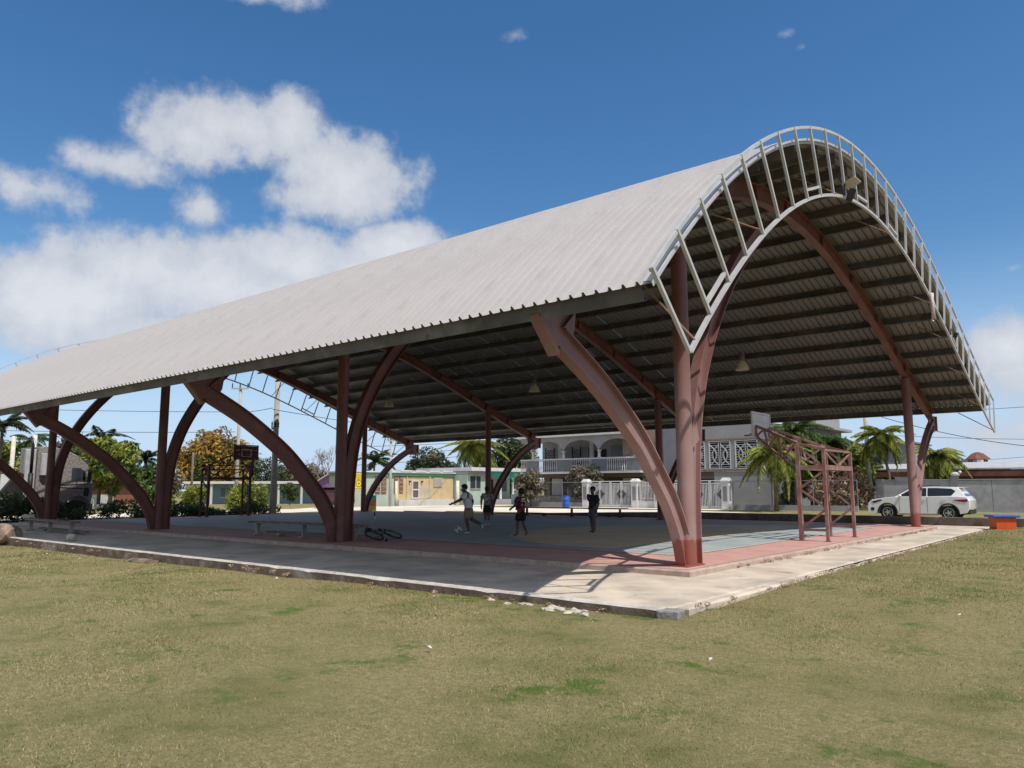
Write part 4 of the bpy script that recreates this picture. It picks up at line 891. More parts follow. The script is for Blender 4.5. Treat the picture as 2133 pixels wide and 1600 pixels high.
def palm(label, base, height, ln, n, kind, seed, droop=1.0, lean=(0, 0), wind=None, trunk=0.12, group='palms behind the court', lw=0.5, wid=0.035):
    t = thing('palm_tree', label, 'palm', base, 0, group); rg = random.Random(seed)
    top = Vector((lean[0], lean[1], height))
    obj('trunk', MB().tube([(0, 0, -0.2), (lean[0]*0.3, lean[1]*0.3, height*0.5), tuple(top)], [trunk*1.25, trunk, trunk*0.85], 9), M_bark, t, True, True)
    ms = []
    for v in range(3):
        C, A, B, S, P = frond_mesh('frond', ln*(0.9+0.1*v), droop*(0.8+0.25*v), 26, seed*10+v, lw, wid)
        me = quads_mesh('frond', C, A, B, LM[kind], S); ribm = MB().tube([tuple(p) for p in P], [0.03]*4+[0.02]*(len(P)-8)+[0.01]*4, 5).mesh('frond_rib', LM[kind]); ms.append((me, ribm))
    for k in range(n):
        me, ribm = ms[k % 3]
        az = 2*PI*k/n*1.0 + rg.uniform(-0.25, 0.25); el = rg.uniform(-0.55, 1.0)
        if wind is not None: az = az + 0.75*math.sin(wind-az)
        fo = obj('frond', me, None, t, local=True); fo.location = top; fo.rotation_euler = (rg.uniform(-0.2, 0.2), -el, az)
        obj('frond_rib', ribm, None, fo, local=True)
    obj('crownshaft', MB().tube([tuple(top-Vector((0, 0, 0.35))), tuple(top+Vector((0, 0, 0.25)))], [trunk*1.3, trunk*0.9], 8), LM[kind], t, True, True)
    return t

zb = -0.15
# the street's trees, left to right
tree('almond_tree', 'large golden and green almond tree left of the concrete pole', (-96.21, 44.41, -0.55), 10.6, 6.1, 5.0, dict(gold=0.6, green=0.3, dark=0.1), 170, 95, 0.32, 3, 0.28, group='trees behind the court', clus=0.24)
tree('leafy_tree', 'dark green tree right of the golden almond tree', (-94.33, 51.23, -0.64), 7.2, 5.0, 3.4, dict(dark=0.7, green=0.3), 60, 80, 0.26, 5, 0.2, group='trees behind the court')
tree('leafy_tree', 'low brownish green tree behind the blue building left of the bare tree', (-93.45, 57.23, -0.72), 6.0, 5.4, 2.8, dict(brown=0.5, dark=0.5), 60, 70, 0.26, 6, 0.2, group='trees behind the court')
tree('leafy_tree', 'bright yellow green tree above the truck cab', (-56.77, 14.05, 0.31), 5.9, 2.3, 2.9, dict(yellow=0.55, green=0.45), 70, 85, 0.22, 7, 0.2, group='trees behind the court')
tree('leafy_tree', 'tall olive tree behind the truck exhaust', (-63.39, 13.80, 0.25), 6.2, 1.9, 2.5, dict(olive=0.3, yellow=0.3, green=0.4), 60, 80, 0.22, 27, 0.2, group='trees behind the court')
tree('leafy_tree', 'yellow green tree at the left edge behind the white posts', (-69.97, 10.97, 0.23), 5.6, 2.2, 2.5, dict(yellow=0.6, green=0.4), 60, 80, 0.22, 8, 0.2, group='trees behind the court')
tree('leafy_tree', 'low dark green tree between the truck tree and the golden almond', (-60.22, 19.08, 0.20), 3.4, 2.4, 1.7, dict(green=0.6, brown=0.4), 60, 70, 0.22, 9, 0.16, group='trees behind the court')
tree('leafy_tree', 'large dark tree behind the yellow house', (-59.41, 51.28, 0.04), 6.3, 2.9, 3.0, dict(dark=0.75, olive=0.25), 80, 90, 0.24, 10, 0.25, group='trees behind the court')
tree('leafy_tree', 'smaller dark tree beside the large one behind the yellow house', (-59.00, 54.24, 0.01), 4.8, 2.2, 2.2, dict(dark=0.6, olive=0.4), 50, 80, 0.24, 11, 0.2, group='trees behind the court')
tree('leafy_tree', 'dark tree behind the turquoise house and left of the arched house', (-48.05, 52.84, 0.11), 7.3, 3.2, 3.6, dict(dark=0.55, olive=0.45), 90, 90, 0.24, 12, 0.25, group='trees behind the court')
tree('leafy_tree', 'low bush tree between the dark tree and the coconut palm', (-63.72, 60.84, -0.11), 3.4, 2.6, 1.4, dict(brown=1.0), 40, 60, 0.26, 13, 0.15, group='trees behind the court')
tree('garden_tree', 'dusty small tree at the left corner of the arched house', (-31.68, 35.57, -0.15), 3.05, 1.35, 1.25, dict(olive=0.8, dark=0.2), 46, 70, 0.14, 14, 0.1, group='garden trees of the arched house')
tree('garden_tree', 'dusty small tree in front of the balcony beside the gate', (-28.67, 38.54, -0.15), 3.7, 1.55, 1.55, dict(olive=0.6, dark=0.4), 52, 70, 0.14, 15, 0.1, group='garden trees of the arched house')
tree('leafy_bush', 'green creeper bush against the grey wall by the wire fence', (-12.70, 40.27, -0.11), 2.3, 0.9, 1.2, dict(dark=0.6, green=0.4), 36, 60, 0.13, 16, 0, cat='bush')
tree('leafy_tree', 'leafy green tree between the palms and the street pole at right', (-10.57, 43.37, -0.21), 5.3, 2.5, 2.5, dict(green=0.5, yellow=0.5), 90, 90, 0.18, 17, 0.14, group='trees behind the court')
tree('dry_hedge', 'dry brown hedge behind the right hoop along the wire fence', (-9.21, 39.89, -0.11), 2.75, 2.3, 1.5, dict(dry=0.75, brown=0.25), 70, 70, 0.13, 18, 0, cat='hedge', ry=0.7)
tree('dry_hedge', 'brown leafy hedge beyond the grey block wall left of the parked car', (-9.05, 48.51, 0.11), 2.7, 1.2, 0.8, dict(dry=0.5, olive=0.5), 36, 60, 0.13, 19, 0, cat='hedge')
tree('leafy_bush', 'dark upright shrub right of the right palm', (-4.44, 52.32, 0.23), 3.3, 0.9, 1.2, dict(dark=0.7, brown=0.3), 30, 50, 0.13, 20, 0.05, cat='bush')
tree('young_tree', 'thin young tree in front of the grey block wall at right', (-1.16, 43.97, -0.19), 1.95, 0.65, 0.35, dict(olive=1.0), 16, 26, 0.08, 21, 0.04, cat='tree')
tree('garden_bush', 'yellow green bush at the left leg of the dark hoop', (-44.23, 14.31, -0.15), 1.85, 1.05, 0.95, dict(yellow=0.9, green=0.1), 40, 60, 0.12, 22, 0, cat='bush', group='yellow green bushes')
tree('garden_bush', 'wide yellow green bush behind the dark hoop and concrete pole', (-37.42, 14.17, -0.15), 2.0, 1.55, 1.05, dict(yellow=0.75, green=0.25), 60, 70, 0.12, 23, 0, cat='bush', group='yellow green bushes')
tree('garden_bush', 'yellow green bush beside the third near column', (-48.26, 14.63, -0.09), 1.5, 0.6, 0.8, dict(yellow=0.8, green=0.2), 26, 50, 0.12, 24, 0, cat='bush', group='yellow green bushes')
tree('garden_bush', 'olive bush in front of the pale blue building', (-58.11, 31.37, -0.06), 2.1, 1.0, 1.0, dict(green=0.5, olive=0.5), 30, 50, 0.14, 25, 0.05, cat='bush')
tree('leafy_tree', 'broad leaved green tree behind the red hoop frame', (-12.74, 44.20, -0.27), 4.4, 1.7, 1.9, dict(green=0.6, yellow=0.4), 60, 80, 0.2, 31, 0.12, group='trees behind the court')
tree('leafy_tree', 'yellow green leafy tree left of the street pole at right', (-9.24, 43.15, -0.19), 4.7, 1.6, 2.0, dict(yellow=0.5, green=0.5), 60, 80, 0.2, 33, 0.12, group='trees behind the court')
palm('green palm between the red hoop frame and the leafy trees', (-10.25, 40.33, -0.08), 4.3, 1.9, 24, 'green', 12, 1.4, lw=0.65, wid=0.055)
# bare tree
bt = thing('bare_tree', 'bare grey tree with spreading leafless branches behind the purple house', 'tree', (-73.20, 46.38, -0.00))
bm_ = MB(); rb = random.Random(4)
def branch(p, d, l, r, dep):
    q = p + d*l; bm_.tube([tuple(p), tuple(p.lerp(q, 0.5)+Vector((rb.uniform(-.1, .1), rb.uniform(-.1, .1), 0))*l*0.4), tuple(q)], [r, r*0.8, r*0.6], 5)
    if dep == 0: return
    for k in range(3 if dep > 1 else 4):
        dd = (d + Vector((rb.uniform(-1, 1), rb.uniform(-1, 1), rb.uniform(-0.25, 0.75)))*0.8).normalized(); branch(q, dd, l*rb.uniform(0.6, 0.85), r*0.6, dep-1)
branch(Vector((0, 0, -0.3)), Vector((0.05, 0, 1)), 2.0, 0.16, 5)
obj('branches', bm_, mat('pale_grey_bark', (0.26, 0.22, 0.20), 0.9, 0.2, 5), bt, local=True)
# palms
palm('coconut palm with drooping yellow green fronds above the turquoise house', (-46.91, 45.89, 0.20), 5.4, 2.7, 40, 'yellow', 1, 2.0, group='palms behind the court', lw=1.25, wid=0.08)
palm('windblown dark palm behind the yellow house roof', (-61.26, 44.47, 0.11), 4.3, 2.6, 18, 'green', 2, 1.1, wind=math.atan2(RT.y, RT.x), lw=0.7, wid=0.06)
palm('dark palm fronds at the top left corner under the roof edge', (-63.61, 8.36, 0.33), 6.0, 2.4, 16, 'dark', 3, 1.0, lw=0.7, wid=0.05)
palm('small windblown palm above the white post at left', (-64.15, 10.54, 0.30), 5.0, 2.0, 12, 'green', 4, 1.0, wind=math.atan2(RT.y, RT.x), lw=0.6, wid=0.045)
palm('palm above the golden tree between truck and third column', (-64.93, 20.42, 0.13), 3.9, 1.9, 14, 'dark', 5, 1.0, lw=0.5, wid=0.05)
palm('palm rising beside the yellow green tree above the truck', (-60.63, 14.79, 0.26), 5.2, 2.2, 14, 'dark', 6, 1.1, lw=0.6, wid=0.05)
palm('yellowing low palm behind the backboard of the red hoop', (-11.60, 34.60, 0.03), 3.4, 2.3, 30, 'yellow', 7, 1.5, lw=0.7, wid=0.055)
palm('tall green palm behind the arm of the red hoop', (-11.32, 37.46, -0.03), 4.9, 2.4, 30, 'green', 8, 1.4, lw=0.7, wid=0.055)
palm('yellow green palm between red hoop and street pole', (-11.79, 42.34, -0.14), 3.7, 1.8, 22, 'yellow', 9, 1.4, lw=0.5, wid=0.045)
palm('palm with dark thin trunk behind the parked car bonnet', (-6.32, 40.30, -0.02), 4.6, 1.9, 28, 'yellow', 10, 1.5, lean=(-0.5, -0.3), trunk=0.09, lw=0.65, wid=0.055)
palm('short palm with leaning dark trunk above the parked car roof', (-4.38, 41.92, -0.02), 3.3, 1.7, 28, 'yellow', 11, 1.5, lean=(0.35, 0.25), trunk=0.09, lw=0.65, wid=0.055)
# shaded creeping plants beyond the far end of the court
rg = np.random.default_rng(77); C_ = []; R_ = []
for k in range(150):
    y = rg.uniform(-6.0, 13.5); x = -33.0 - abs(rg.normal())*1.3 - 0.4*math.sin(y); hmx = 0.85+0.25*math.sin(y*0.9+1.5) if y < 6.5 else 0.34+0.2*math.sin(y*1.7)
    C_.append(np.array([x, y, -0.1+rg.uniform(0.0, max(0.1, hmx))])); R_.append(rg.uniform(0.35, 0.6))
cc_ = leaves(np.array(C_), np.array(R_), 110, 0.085, rg, 0.6)
tag(obj('creeping_plants', quads_mesh('creeping_plants', *cc_[:3], LM['dark'], cc_[3]), None), 'low dark creeping plants in shade past the far court end', 'ground cover', kind='stuff')
# weeds in the joint between platform and walkway
rg = np.random.default_rng(12); C_ = []; R_ = []
for k in range(46):
    u = rg.uniform(0, 1); C_.append(np.array([0.46+rg.uniform(0, 0.05), 0.2+17*u**0.8, -0.06])); R_.append(rg.uniform(0.04, 0.12))
for k in range(40):
    C_.append(np.array([1.9+rg.uniform(-0.03, 0.1), rg.uniform(-3.5, 18), -0.10])); R_.append(rg.uniform(0.05, 0.12))
for k in range(40):
    C_.append(np.array([rg.uniform(-28, 1), -4.06-rg.uniform(0, 0.06), -0.2+rg.uniform(0, 0.04)])); R_.append(rg.uniform(0.05, 0.12))
cc_ = leaves(np.array(C_), np.array(R_)*0.8, 26, 0.020, rg, 0.5)
tag(obj('weeds', quads_mesh('weeds', *cc_[:3], LM['dry'], cc_[3]), None), 'dusty weeds along the edges of the concrete', 'weeds', kind='stuff')

# ------------------------------------------------------------------ buildings
def wallmat(name, c, **kw): return mat(name, c, 0.9, 0.08, 1.2, bump=0.1, bscale=20, **kw)
M_wgrey = wallmat('pale_grey_render', (0.31, 0.305, 0.315), dirt=(0.25, 0.245, 0.25), dirt_amt=0.3, dirt_scale=1.5)
M_grey = wallmat('blue_grey_render', (0.20, 0.205, 0.225)); M_wht = wallmat('white_render', (0.60, 0.585, 0.57), dirt=(0.5, 0.47, 0.43), dirt_amt=0.25)
M_lgrey = wallmat('light_grey_render', (0.32, 0.315, 0.315), dirt=(0.24, 0.235, 0.235), dirt_amt=0.3, dirt_scale=1.0)
M_brick = mat('brown_brick_facing', (0.30, 0.215, 0.17), 0.9, 0.35, 14, bump=0.5, bscale=14, col2=(0.22, 0.14, 0.10), c2amt=0.5, c2scale=9)
M_dark = mat('dark_interior', (0.03, 0.026, 0.024), 0.9, 0.3, 3); M_brownd = wallmat('dark_brown_wall', (0.13, 0.10, 0.085))
M_glass = mat('window_glass', (0.035, 0.042, 0.05), 0.15, 0.2, 3, spec=0.6); M_stonew = mat('grey_stone_wall', (0.22, 0.205, 0.19), 0.95, 0.45, 4, bump=0.8, bscale=6)
M_iron = mat('silver_painted_iron', (0.62, 0.62, 0.63), 0.5, 0.1, 6); M_curt = mat('white_curtain', (0.70, 0.69, 0.68), 0.8, 0.06, 8)
def bxs(par, name, m_, *boxes, **kw):
    m = MB()
    for b in boxes: m.bx(*b)
    return obj(name, m, m_, par, **kw)
# two storey house with arched balcony
h = thing('arched_house', 'two storey white and grey house with arched balcony and balustrade', 'house', (-30.5, 44, zb))
bxs(h, 'lower_wall', M_brownd, (-36.3, -23.4, 43.4, 49, -0.6, 2.5))
bxs(h, 'upper_wall', M_wgrey, (-36.3, -26.6, 43.2, 49, 2.7, 5.62))
bxs(h, 'balcony_floor', M_wht, (-36.7, -24.6, 40.5, 43.15, 2.52, 2.69))
bxs(h, 'floor_beam', M_wht, (-28.65, -28.3, 40.8, 43.1, 2.30, 2.51)); bxs(h, 'floor_beam', M_brownd, (-36.3, -23.5, 41.0, 41.25, 2.2, 2.51))
bxs(h, 'stone_wall', M_stonew, (-36.4, -30.6, 41.3, 41.6, -0.6, 0.68))
for x0, x1 in ((-35.85, -34.15), (-33.65, -32.2), (-27.9, -27.0), (-26.0, -24.9)):
    w = bxs(h, 'window', M_curt, (x0, x1, 43.33, 43.40, 0.72, 2.15)); bxs(w, 'glazing_bar', M_iron, *[(x0+k*(x1-x0)/8-0.012, x0+k*(x1-x0)/8+0.012, 43.29, 43.328, 0.74, 1.6) for k in range(1, 8)])
for x in (-36.0, -34.0, -31.7, -29.2): bxs(h, 'ground_post', M_brownd, (x-0.18, x+0.18, 41.0, 41.29, 0.69, 2.19))
rail = bxs(h, 'balcony_rail', M_wht, (-36.72, -24.6, 40.5, 40.68, 3.68, 3.80))
for x0, x1 in ((-36.0, -34.75), (-32.7, -31.2), (-29.15, -27.72), (-25.8, -24.62)):
    bxs(h, 'parapet_panel', M_grey, (x0, x1, 40.54, 40.64, 2.70, 3.67))
balp = [(0.05, 0), (0.05, 0.05), (0.025, 0.10), (0.055, 0.30), (0.03, 0.62), (0.028, 0.80), (0.05, 0.88), (0.05, 0.96)]
bal_me = MB().lathe(balp, n=8).mesh('baluster', M_wht, True)
for x0, x1, n_ in ((-36.65, -36.1, 4), (-34.68, -32.78, 10), (-31.15, -29.22, 10), (-27.66, -25.86, 10)):
    for k in range(n_):
        o_ = obj('baluster', bal_me, None, h, local=True); o_.location = (x0+(x1-x0)*k/(n_-1)+30.5, 40.59-44, 2.71-zb)
cols = (-35.3, -32.02, -28.42, -25.0)
for x in cols: obj('arch_column', MB().lathe([(0.17, 3.80), (0.17, 3.86), (0.12, 3.9), (0.12, 4.32), (0.20, 4.36), (0.20, 4.44)], (x, 40.6, 0), 12), M_wht, h, True)
for a, b in [(-36.6, cols[0])] + list(zip(cols[:-1], cols[1:])):
    m = MB(); n_ = 20; vs = []
    full = a > -36.5; R_ = (b-a)/2-0.12
    for k in range(n_+1):
        f = k/n_
        if full: x = a + (b-a)*f; t_ = max(-1, min(1, (x-(a+b)/2)/R_)); z = 4.44+0.86*math.sqrt(max(0, 1-t_*t_))
        else: x = a + (b-a)*f; t_ = min(1, (f*1.25)); z = 4.44+0.80*math.sqrt(max(0, 1-t_*t_))
        vs += [(x, 40.50, z), (x, 40.50, 5.62), (x, 40.70, z), (x, 40.70, 5.62)]
    fs = []
    for k in range(n_): i = 4*k; fs += [(i, i+4, i+5, i+1), (i+2, i+3, i+7, i+6), (i, i+2, i+6, i+4)]
    obj('arch_wall', m.add(vs, fs), M_wgrey, h)
bxs(h, 'roof_slab', M_wht, (-36.75, -24.7, 40.1, 49.3, 5.63, 5.95))
for x in (-34.2, -30.8, -27.35): bxs(h, 'door_frame', M_wht, (x-0.2, x+0.2, 43.0, 43.19, 2.7, 5.3))
for x0, x1, z1, mm in ((-33.7, -32.9, 4.9, M_grey), (-30.5, -29.4, 4.6, M_dark), (-28.9, -27.7, 4.9, M_grey), (-32.0, -31.2, 4.9, M_grey)):
    bxs(h, 'door', mm, (x0, x1, 43.1, 43.18, 2.7, z1))
for x0, x1 in ((-35.7, -34.8), (-32.75, -31.95)):
    m = MB()
    for i in range(6):
        for j in range(10):
            if (i+j) % 2 == 0: m.box((x0+(x1-x0)*(i+0.5)/6, 42.95, 2.9+j*0.19), (0.11, 0.03, 0.13))
    m.bx(x0-0.05, x0, 42.9, 42.99, 2.7, 4.9).bx(x1, x1+0.05, 42.9, 42.99, 2.7, 4.9)
    obj('lattice_screen', m, M_dark, h)
bxs(h, 'brick_wall', M_brick, (-26.55, -22.7, 41.2, 49, 2.70, 6.25)); bxs(h, 'brick_lower_wall', M_brownd, (-24.55, -22.7, 41.4, 43.35, -0.6, 2.68))
bxs(h, 'side_wall', M_grey, (-22.69, -21.2, 40.9, 49, -0.6, 6.6))
# wing with iron grilles
g = thing('grille_wing', 'grey house wing with three ornate white window grilles', 'house', (-17.8, 43, zb))
bxs(g, 'upper_wall', M_lgrey, (-21.18, -14.35, 41.3, 49, 4.95, 5.95)); bxs(g, 'band', M_brick, (-21.18, -14.35, 41.25, 41.5, 4.82, 4.94)); bxs(g, 'band', M_brick, (-21.18, -14.35, 41.25, 41.5, 2.50, 2.64))
for x0, x1 in ((-19.40, -19.12), (-17.36, -17.07), (-15.30, -14.35)): bxs(g, 'pier', M_lgrey, (x0, x1, 41.3, 41.6, 2.65, 4.81))
bxs(g, 'dark_room', M_dark, (-21.1, -14.5, 41.9, 42.0, 2.65, 4.81)); bxs(g, 'lower_wall', M_lgrey, (-18.75, -14.35, 41.3, 49, -0.6, 2.49))
bxs(g, 'lintel', M_brownd, (-21.18, -18.76, 41.3, 41.6, 2.0, 2.49)); bxs(g, 'dark_doorway', M_dark, (-21.1, -18.8, 42.0, 42.2, -0.6, 2.0)); bxs(g, 'side_return', M_grey, (-14.34, -14.2, 41.4, 49, -0.6, 5.9))
for (x0, x1) in ((-21.15, -19.42), (-19.10, -17.38), (-17.05, -15.32)):
    gr = bxs(g, 'window_grille', M_iron, (x0, x0+0.06, 41.27, 41.33, 2.68, 4.78), (x1-0.06, x1, 41.27, 41.33, 2.68, 4.78), (x0+0.06, x1-0.06, 41.27, 41.33, 4.72, 4.78), (x0+0.06, x1-0.06, 41.27, 41.33, 2.68, 2.74))
    w2 = (x1-x0)/2
    for s in (0, 1):
        a, b = x0+s*w2+0.05, x0+(s+1)*w2-0.05; m = MB(); cx = (a+b)/2
        m.bx(a, a+0.035, 41.285, 41.315, 2.75, 4.71); m.bx(b-0.035, b, 41.285, 41.315, 2.75, 4.71)
        for k in range(11):
            z = 2.84+k*0.178
            if k in (0, 1, 9, 10): m.bx(a, b, 41.29, 41.31, z-0.016, z+0.016)
            else: m.bx(a, a+0.2, 41.29, 41.31, z-0.016, z+0.016); m.bx(b-0.2, b, 41.29, 41.31, z-0.016, z+0.016)
        for sg in (-1, 1):
            for off in (0, 0.07):
                P = [(cx + sg*(0.13+off-0.34*abs(f)**2*2.0), 41.30, 3.73+f*0.86) for f in np.linspace(-0.92, 0.92, 13)]
                P = [(min(max(q[0], a+0.02), b-0.02), q[1], q[2]) for q in P]
                m.tube(P, 0.018, 5)
        obj('grille_leaf', m, M_iron, gr)
# gate pillars, gates and pickets
def pillar(x, label):
    t = thing('gate_pillar', label, 'gate pillar', (x, 36.2, zb), 0, 'white gate pillars')
    bxs(t, 'shaft', M_wht, (x-0.25, x+0.25, 35.95, 36.45, -0.5, 1.72))
    bxs(t, 'inset_panel', M_grey, (x-0.14, x+0.14, 35.935, 35.949, 0.45, 1.42)); bxs(t, 'side_panel', M_grey, (x+0.251, x+0.262, 36.06, 36.34, 0.45, 1.42))
    m = MB(); q = [(0.30, 1.721), (0.30, 1.80), (0.17, 1.99)]
    for (r0, z0), (r1, z1) in zip(q[:-1], q[1:]):
        m.add([(x-r0, 36.2-r0, z0), (x+r0, 36.2-r0, z0), (x+r0, 36.2+r0, z0), (x-r0, 36.2+r0, z0), (x-r1, 36.2-r1, z1), (x+r1, 36.2-r1, z1), (x+r1, 36.2+r1, z1), (x-r1, 36.2+r1, z1)], [(0,1,5,4),(1,2,6,5),(2,3,7,6),(3,0,4,7),(4,5,6,7)])
    obj('cap', m, M_wht, t)
pillar(-26.74, 'white gate pillar left of the iron gate near the blue barrel'); pillar(-22.46, 'white gate pillar between the left gate and the picket railing'); pillar(-20.6, 'white gate pillar behind the near corner column'); pillar(-15.54, 'white gate pillar at the right end of the iron gates')
def gate(x0, x1, n_, label):
    t = thing('iron_gate', label, 'gate', ((x0+x1)/2, 36.2, zb), 0, 'silver iron gates'); w = (x1-x0)/n_
    for k in range(n_):
        a, b = x0+k*w+0.02, x0+(k+1)*w-0.02; y0, y1 = 36.17, 36.22
        lf = bxs(t, 'gate_leaf', M_iron, (a, a+0.05, y0, y1, -0.05, 1.83), (b-0.05, b, y0, y1, -0.05, 1.83), (a+0.05, b-0.05, y0, y1, 1.77, 1.83), (a+0.05, b-0.05, y0, y1, 1.60, 1.65), (a+0.05, b-0.05, y0, y1, -0.05, 0.10))
        m = MB()
        for j in range(7):
            x = a+0.05+(b-a-0.1)*(j+0.5)/7; m.bx(x-0.021, x+0.021, 36.18, 36.205, 0.10, 1.60)
        obj('bars', m, M_iron, lf)
        sgn = 1 if k % 2 else -1; xe = a+0.05 if sgn > 0 else b-0.05; m = MB()
        for r_ in (0.12, 0.22, 0.32):
            for zz in (-1, 1): m.beam((xe, 36.16, 0.88+zz*r_), (xe+sgn*r_, 36.16, 0.88), 0.03, 0.03)
        obj('diamond', m, M_dark, lf)
gate(-26.47, -22.73, 4, 'four leaf silver iron gate with diamond motifs left of the picket railing'); gate(-20.33, -15.81, 5, 'silver iron gate with diamond motifs right of the near corner column')
t = thing('picket_railing', 'white picket railing on a low wall between the two gates', 'railing', (-21.5, 36.2, zb))
bxs(t, 'low_wall', M_wht, (-22.19, -20.87, 36.1, 36.3, -0.5, 0.40)); bxs(t, 'rail', M_wht, (-22.19, -20.87, 36.18, 36.22, 1.45, 1.52)); bxs(t, 'rail', M_wht, (-22.19, -20.87, 36.18, 36.22, 0.55, 0.62))
for k in range(11): bxs(t, 'picket', M_wht, (-22.13+k*0.12, -22.08+k*0.12, 36.14, 36.179, 0.41, 1.80 + 0.05*math.sin(k)))
def wire_fence(x0, x1, y, label, step=2.0):
    t = thing('wire_fence', label, 'fence', ((x0+x1)/2, y, zb)); n_ = int((x1-x0)/step)
    bxs(t, 'plinth', M_lgrey, (x0, x1, y-0.1, y+0.1, -0.5, 0.22))
    obj('top_rail', MB().tube([(x0, y, 1.75), (x1, y, 1.75)], 0.025, 6), M_grey, t)
    for k in range(n_+1): obj('post', MB().tube([(x0+(x1-x0)*k/n_, y, 0.2), (x0+(x1-x0)*k/n_, y, 1.80)], 0.028, 6), M_grey, t)
    m = MB(); s = 0.11; nn = int((x1-x0)/s)
    for k in range(-14, nn):
        for sg in (0, 1):
            xa = x0+k*s if sg == 0 else x0+(k+14)*s; xb = xa+14*s if sg == 0 else xa-14*s
            za, zc = 0.24, 1.74
            def clip(xa, za, xb, zc):
                if xa < x0: f = (x0-xa)/(xb-xa); xa, za = x0, za+(zc-za)*f
                if xb < x0: f = (x0-xa)/(xb-xa); xb, zc = x0, za+(zc-za)*f
                if xb > x1: f = (x1-xa)/(xb-xa); xb, zc = x1, za+(zc-za)*f
                if xa > x1: f = (x1-xa)/(xb-xa); xa, za = x1, za+(zc-za)*f
                return xa, za, xb, zc
            if (xa < x0 and xb < x0) or (xa > x1 and xb > x1): continue
            a_ = clip(xa, za, xb, zc); m.beam((a_[0], y+0.01*sg, a_[1]), (a_[2], y+0.01*sg, a_[3]), 0.0022, 0.0022)
    mm = obj('wire_mesh', m, M_grey, t); mm['kind'] = 'stuff'
wire_fence(-33.2, -27.02, 36.25, 'wire mesh fence on a low plinth left of the gates'); wire_fence(-15.25, -7.4, 36.6, 'wire mesh fence on a low grey plinth right of the gates')
bxs(None, 'fence_end_wall', M_lgrey, (-33.6, -33.25, 36.0, 36.5, -0.5, 1.70)); tag(bpy.data.objects['fence_end_wall'], 'pale upright wall end at the left of the wire mesh fence', 'wall')
# blue barrel and pale drum
M_bar = mat('blue_plastic_barrel', (0.03, 0.10, 0.42), 0.45, 0.12, 3); M_drum = mat('pale_blue_drum', (0.30, 0.38, 0.45), 0.6, 0.12, 3)
def barrel(name, label, p, r, hh, m_):
    t = thing(name, label, 'barrel', p)
    obj('barrel_body', MB().lathe([(r*0.94, 0), (r, 0.03), (r, hh*0.32), (r*1.04, hh*0.34), (r, hh*0.36), (r, hh*0.64), (r*1.04, hh*0.66), (r, hh*0.68), (r, hh*0.97), (r*0.95, hh)], n=20), m_, t, True, True)
    obj('barrel_rim', MB().lathe([(r*1.03, hh*0.97), (r*1.03, hh), (r*0.9, hh+0.005), (r*0.88, hh*0.95)], n=20), m_, t, True, True); return t
barrel('blue_barrel', 'blue plastic barrel standing at the fence left of the gate', (-27.3, 34.3, gz(-27.3, 34.3)), 0.27, 0.86, M_bar)
barrel('pale_drum', 'pale blue drum standing by the turquoise porch', (-39.73, 43.48, -0.20), 0.42, 0.95, M_drum)
# block wall at the right and what lies behind it
M_cmu = mat('weathered_grey_block_wall', (0.36, 0.36, 0.365), 0.95, 0.12, 2.5, bump=0.3, bscale=12, col2=(0.24, 0.24, 0.245), c2amt=0.4, c2scale=0.6, dirt=(0.15, 0.145, 0.14), dirt_amt=0.25, dirt_scale=1.5)
t = thing('block_wall', 'long weathered grey block wall behind the parked white car', 'wall', (0, 40, zb))
M_cmud = mat('dark_grey_pilaster', (0.20, 0.20, 0.21), 0.95, 0.15, 2.5)
for k in range(9):
    x0 = -6.75+k*1.95; bxs(t, 'wall_panel', M_cmu, (x0, x0+1.93, 40.0, 40.15, -0.5, 1.72+0.02*(k % 2)))
bxs(t, 'end_pillar', M_cmud, (-7.2, -6.77, 39.9, 40.3, -0.5, 1.85)); bxs(t, 'pilaster', M_cmud, (-3.0, -2.6, 39.9, 39.999, -0.5, 1.95)); bxs(t, 'coping', M_cmu, (-6.7, 11, 39.96, 40.2, 1.745, 1.80))
orn = thing('wall_ornament', 'small white animal shaped ornament on top of the block wall', 'ornament', (-2.75, 40.05, 1.95))
obj('ornament_body', sphere(0.17, (0, 0, 0.13), 10, (1.6, 0.8, 0.85), 0.1, 1), M_wht, orn, True, True); obj('ornament_head', sphere(0.10, (0.26, 0, 0.26), 10, (1, 1, 1), 0.1, 1), M_wht, orn, True, True)
M_rustr = mat('rusty_roof_edge', (0.19, 0.075, 0.055), 0.8, 0.3, 2, dirt=(0.10, 0.05, 0.04), dirt_amt=0.5); M_zinc = mat('zinc_roof', (0.46, 0.45, 0.44), 0.55, 0.12, 2)
s = thing('tin_roof_house', 'low brown house with grey tin roof behind the block wall', 'house', (1.5, 46, zb))
bxs(s, 'wall', mat('orange_brown_wall', (0.30, 0.14, 0.09), 0.9, 0.2, 2), (-6.5, 14, 45.5, 54, -0.5, 2.45)); 
m = MB().add([(-9, 43.2, 2.55), (15, 43.2, 2.42), (15, 49, 3.15), (-9, 49, 3.0), (-9, 43.2, 2.47), (15, 43.2, 2.34), (15, 49, 3.07), (-9, 49, 2.92)], [(0,1,2,3),(7,6,5,4),(0,4,5,1),(1,5,6,2),(2,6,7,3),(3,7,4,0)]); obj('tin_roof', m, M_zinc, s)
bxs(s, 'eave_board', M_rustr, (-8.8, 14.9, 43.22, 43.3, 2.0, 2.33)); 
for x in (-8.4, -4.4, 0.6, 5.5, 10): bxs(s, 'porch_post', M_brownd, (x-0.07, x+0.07, 43.5, 43.64, -0.5, 2.4))
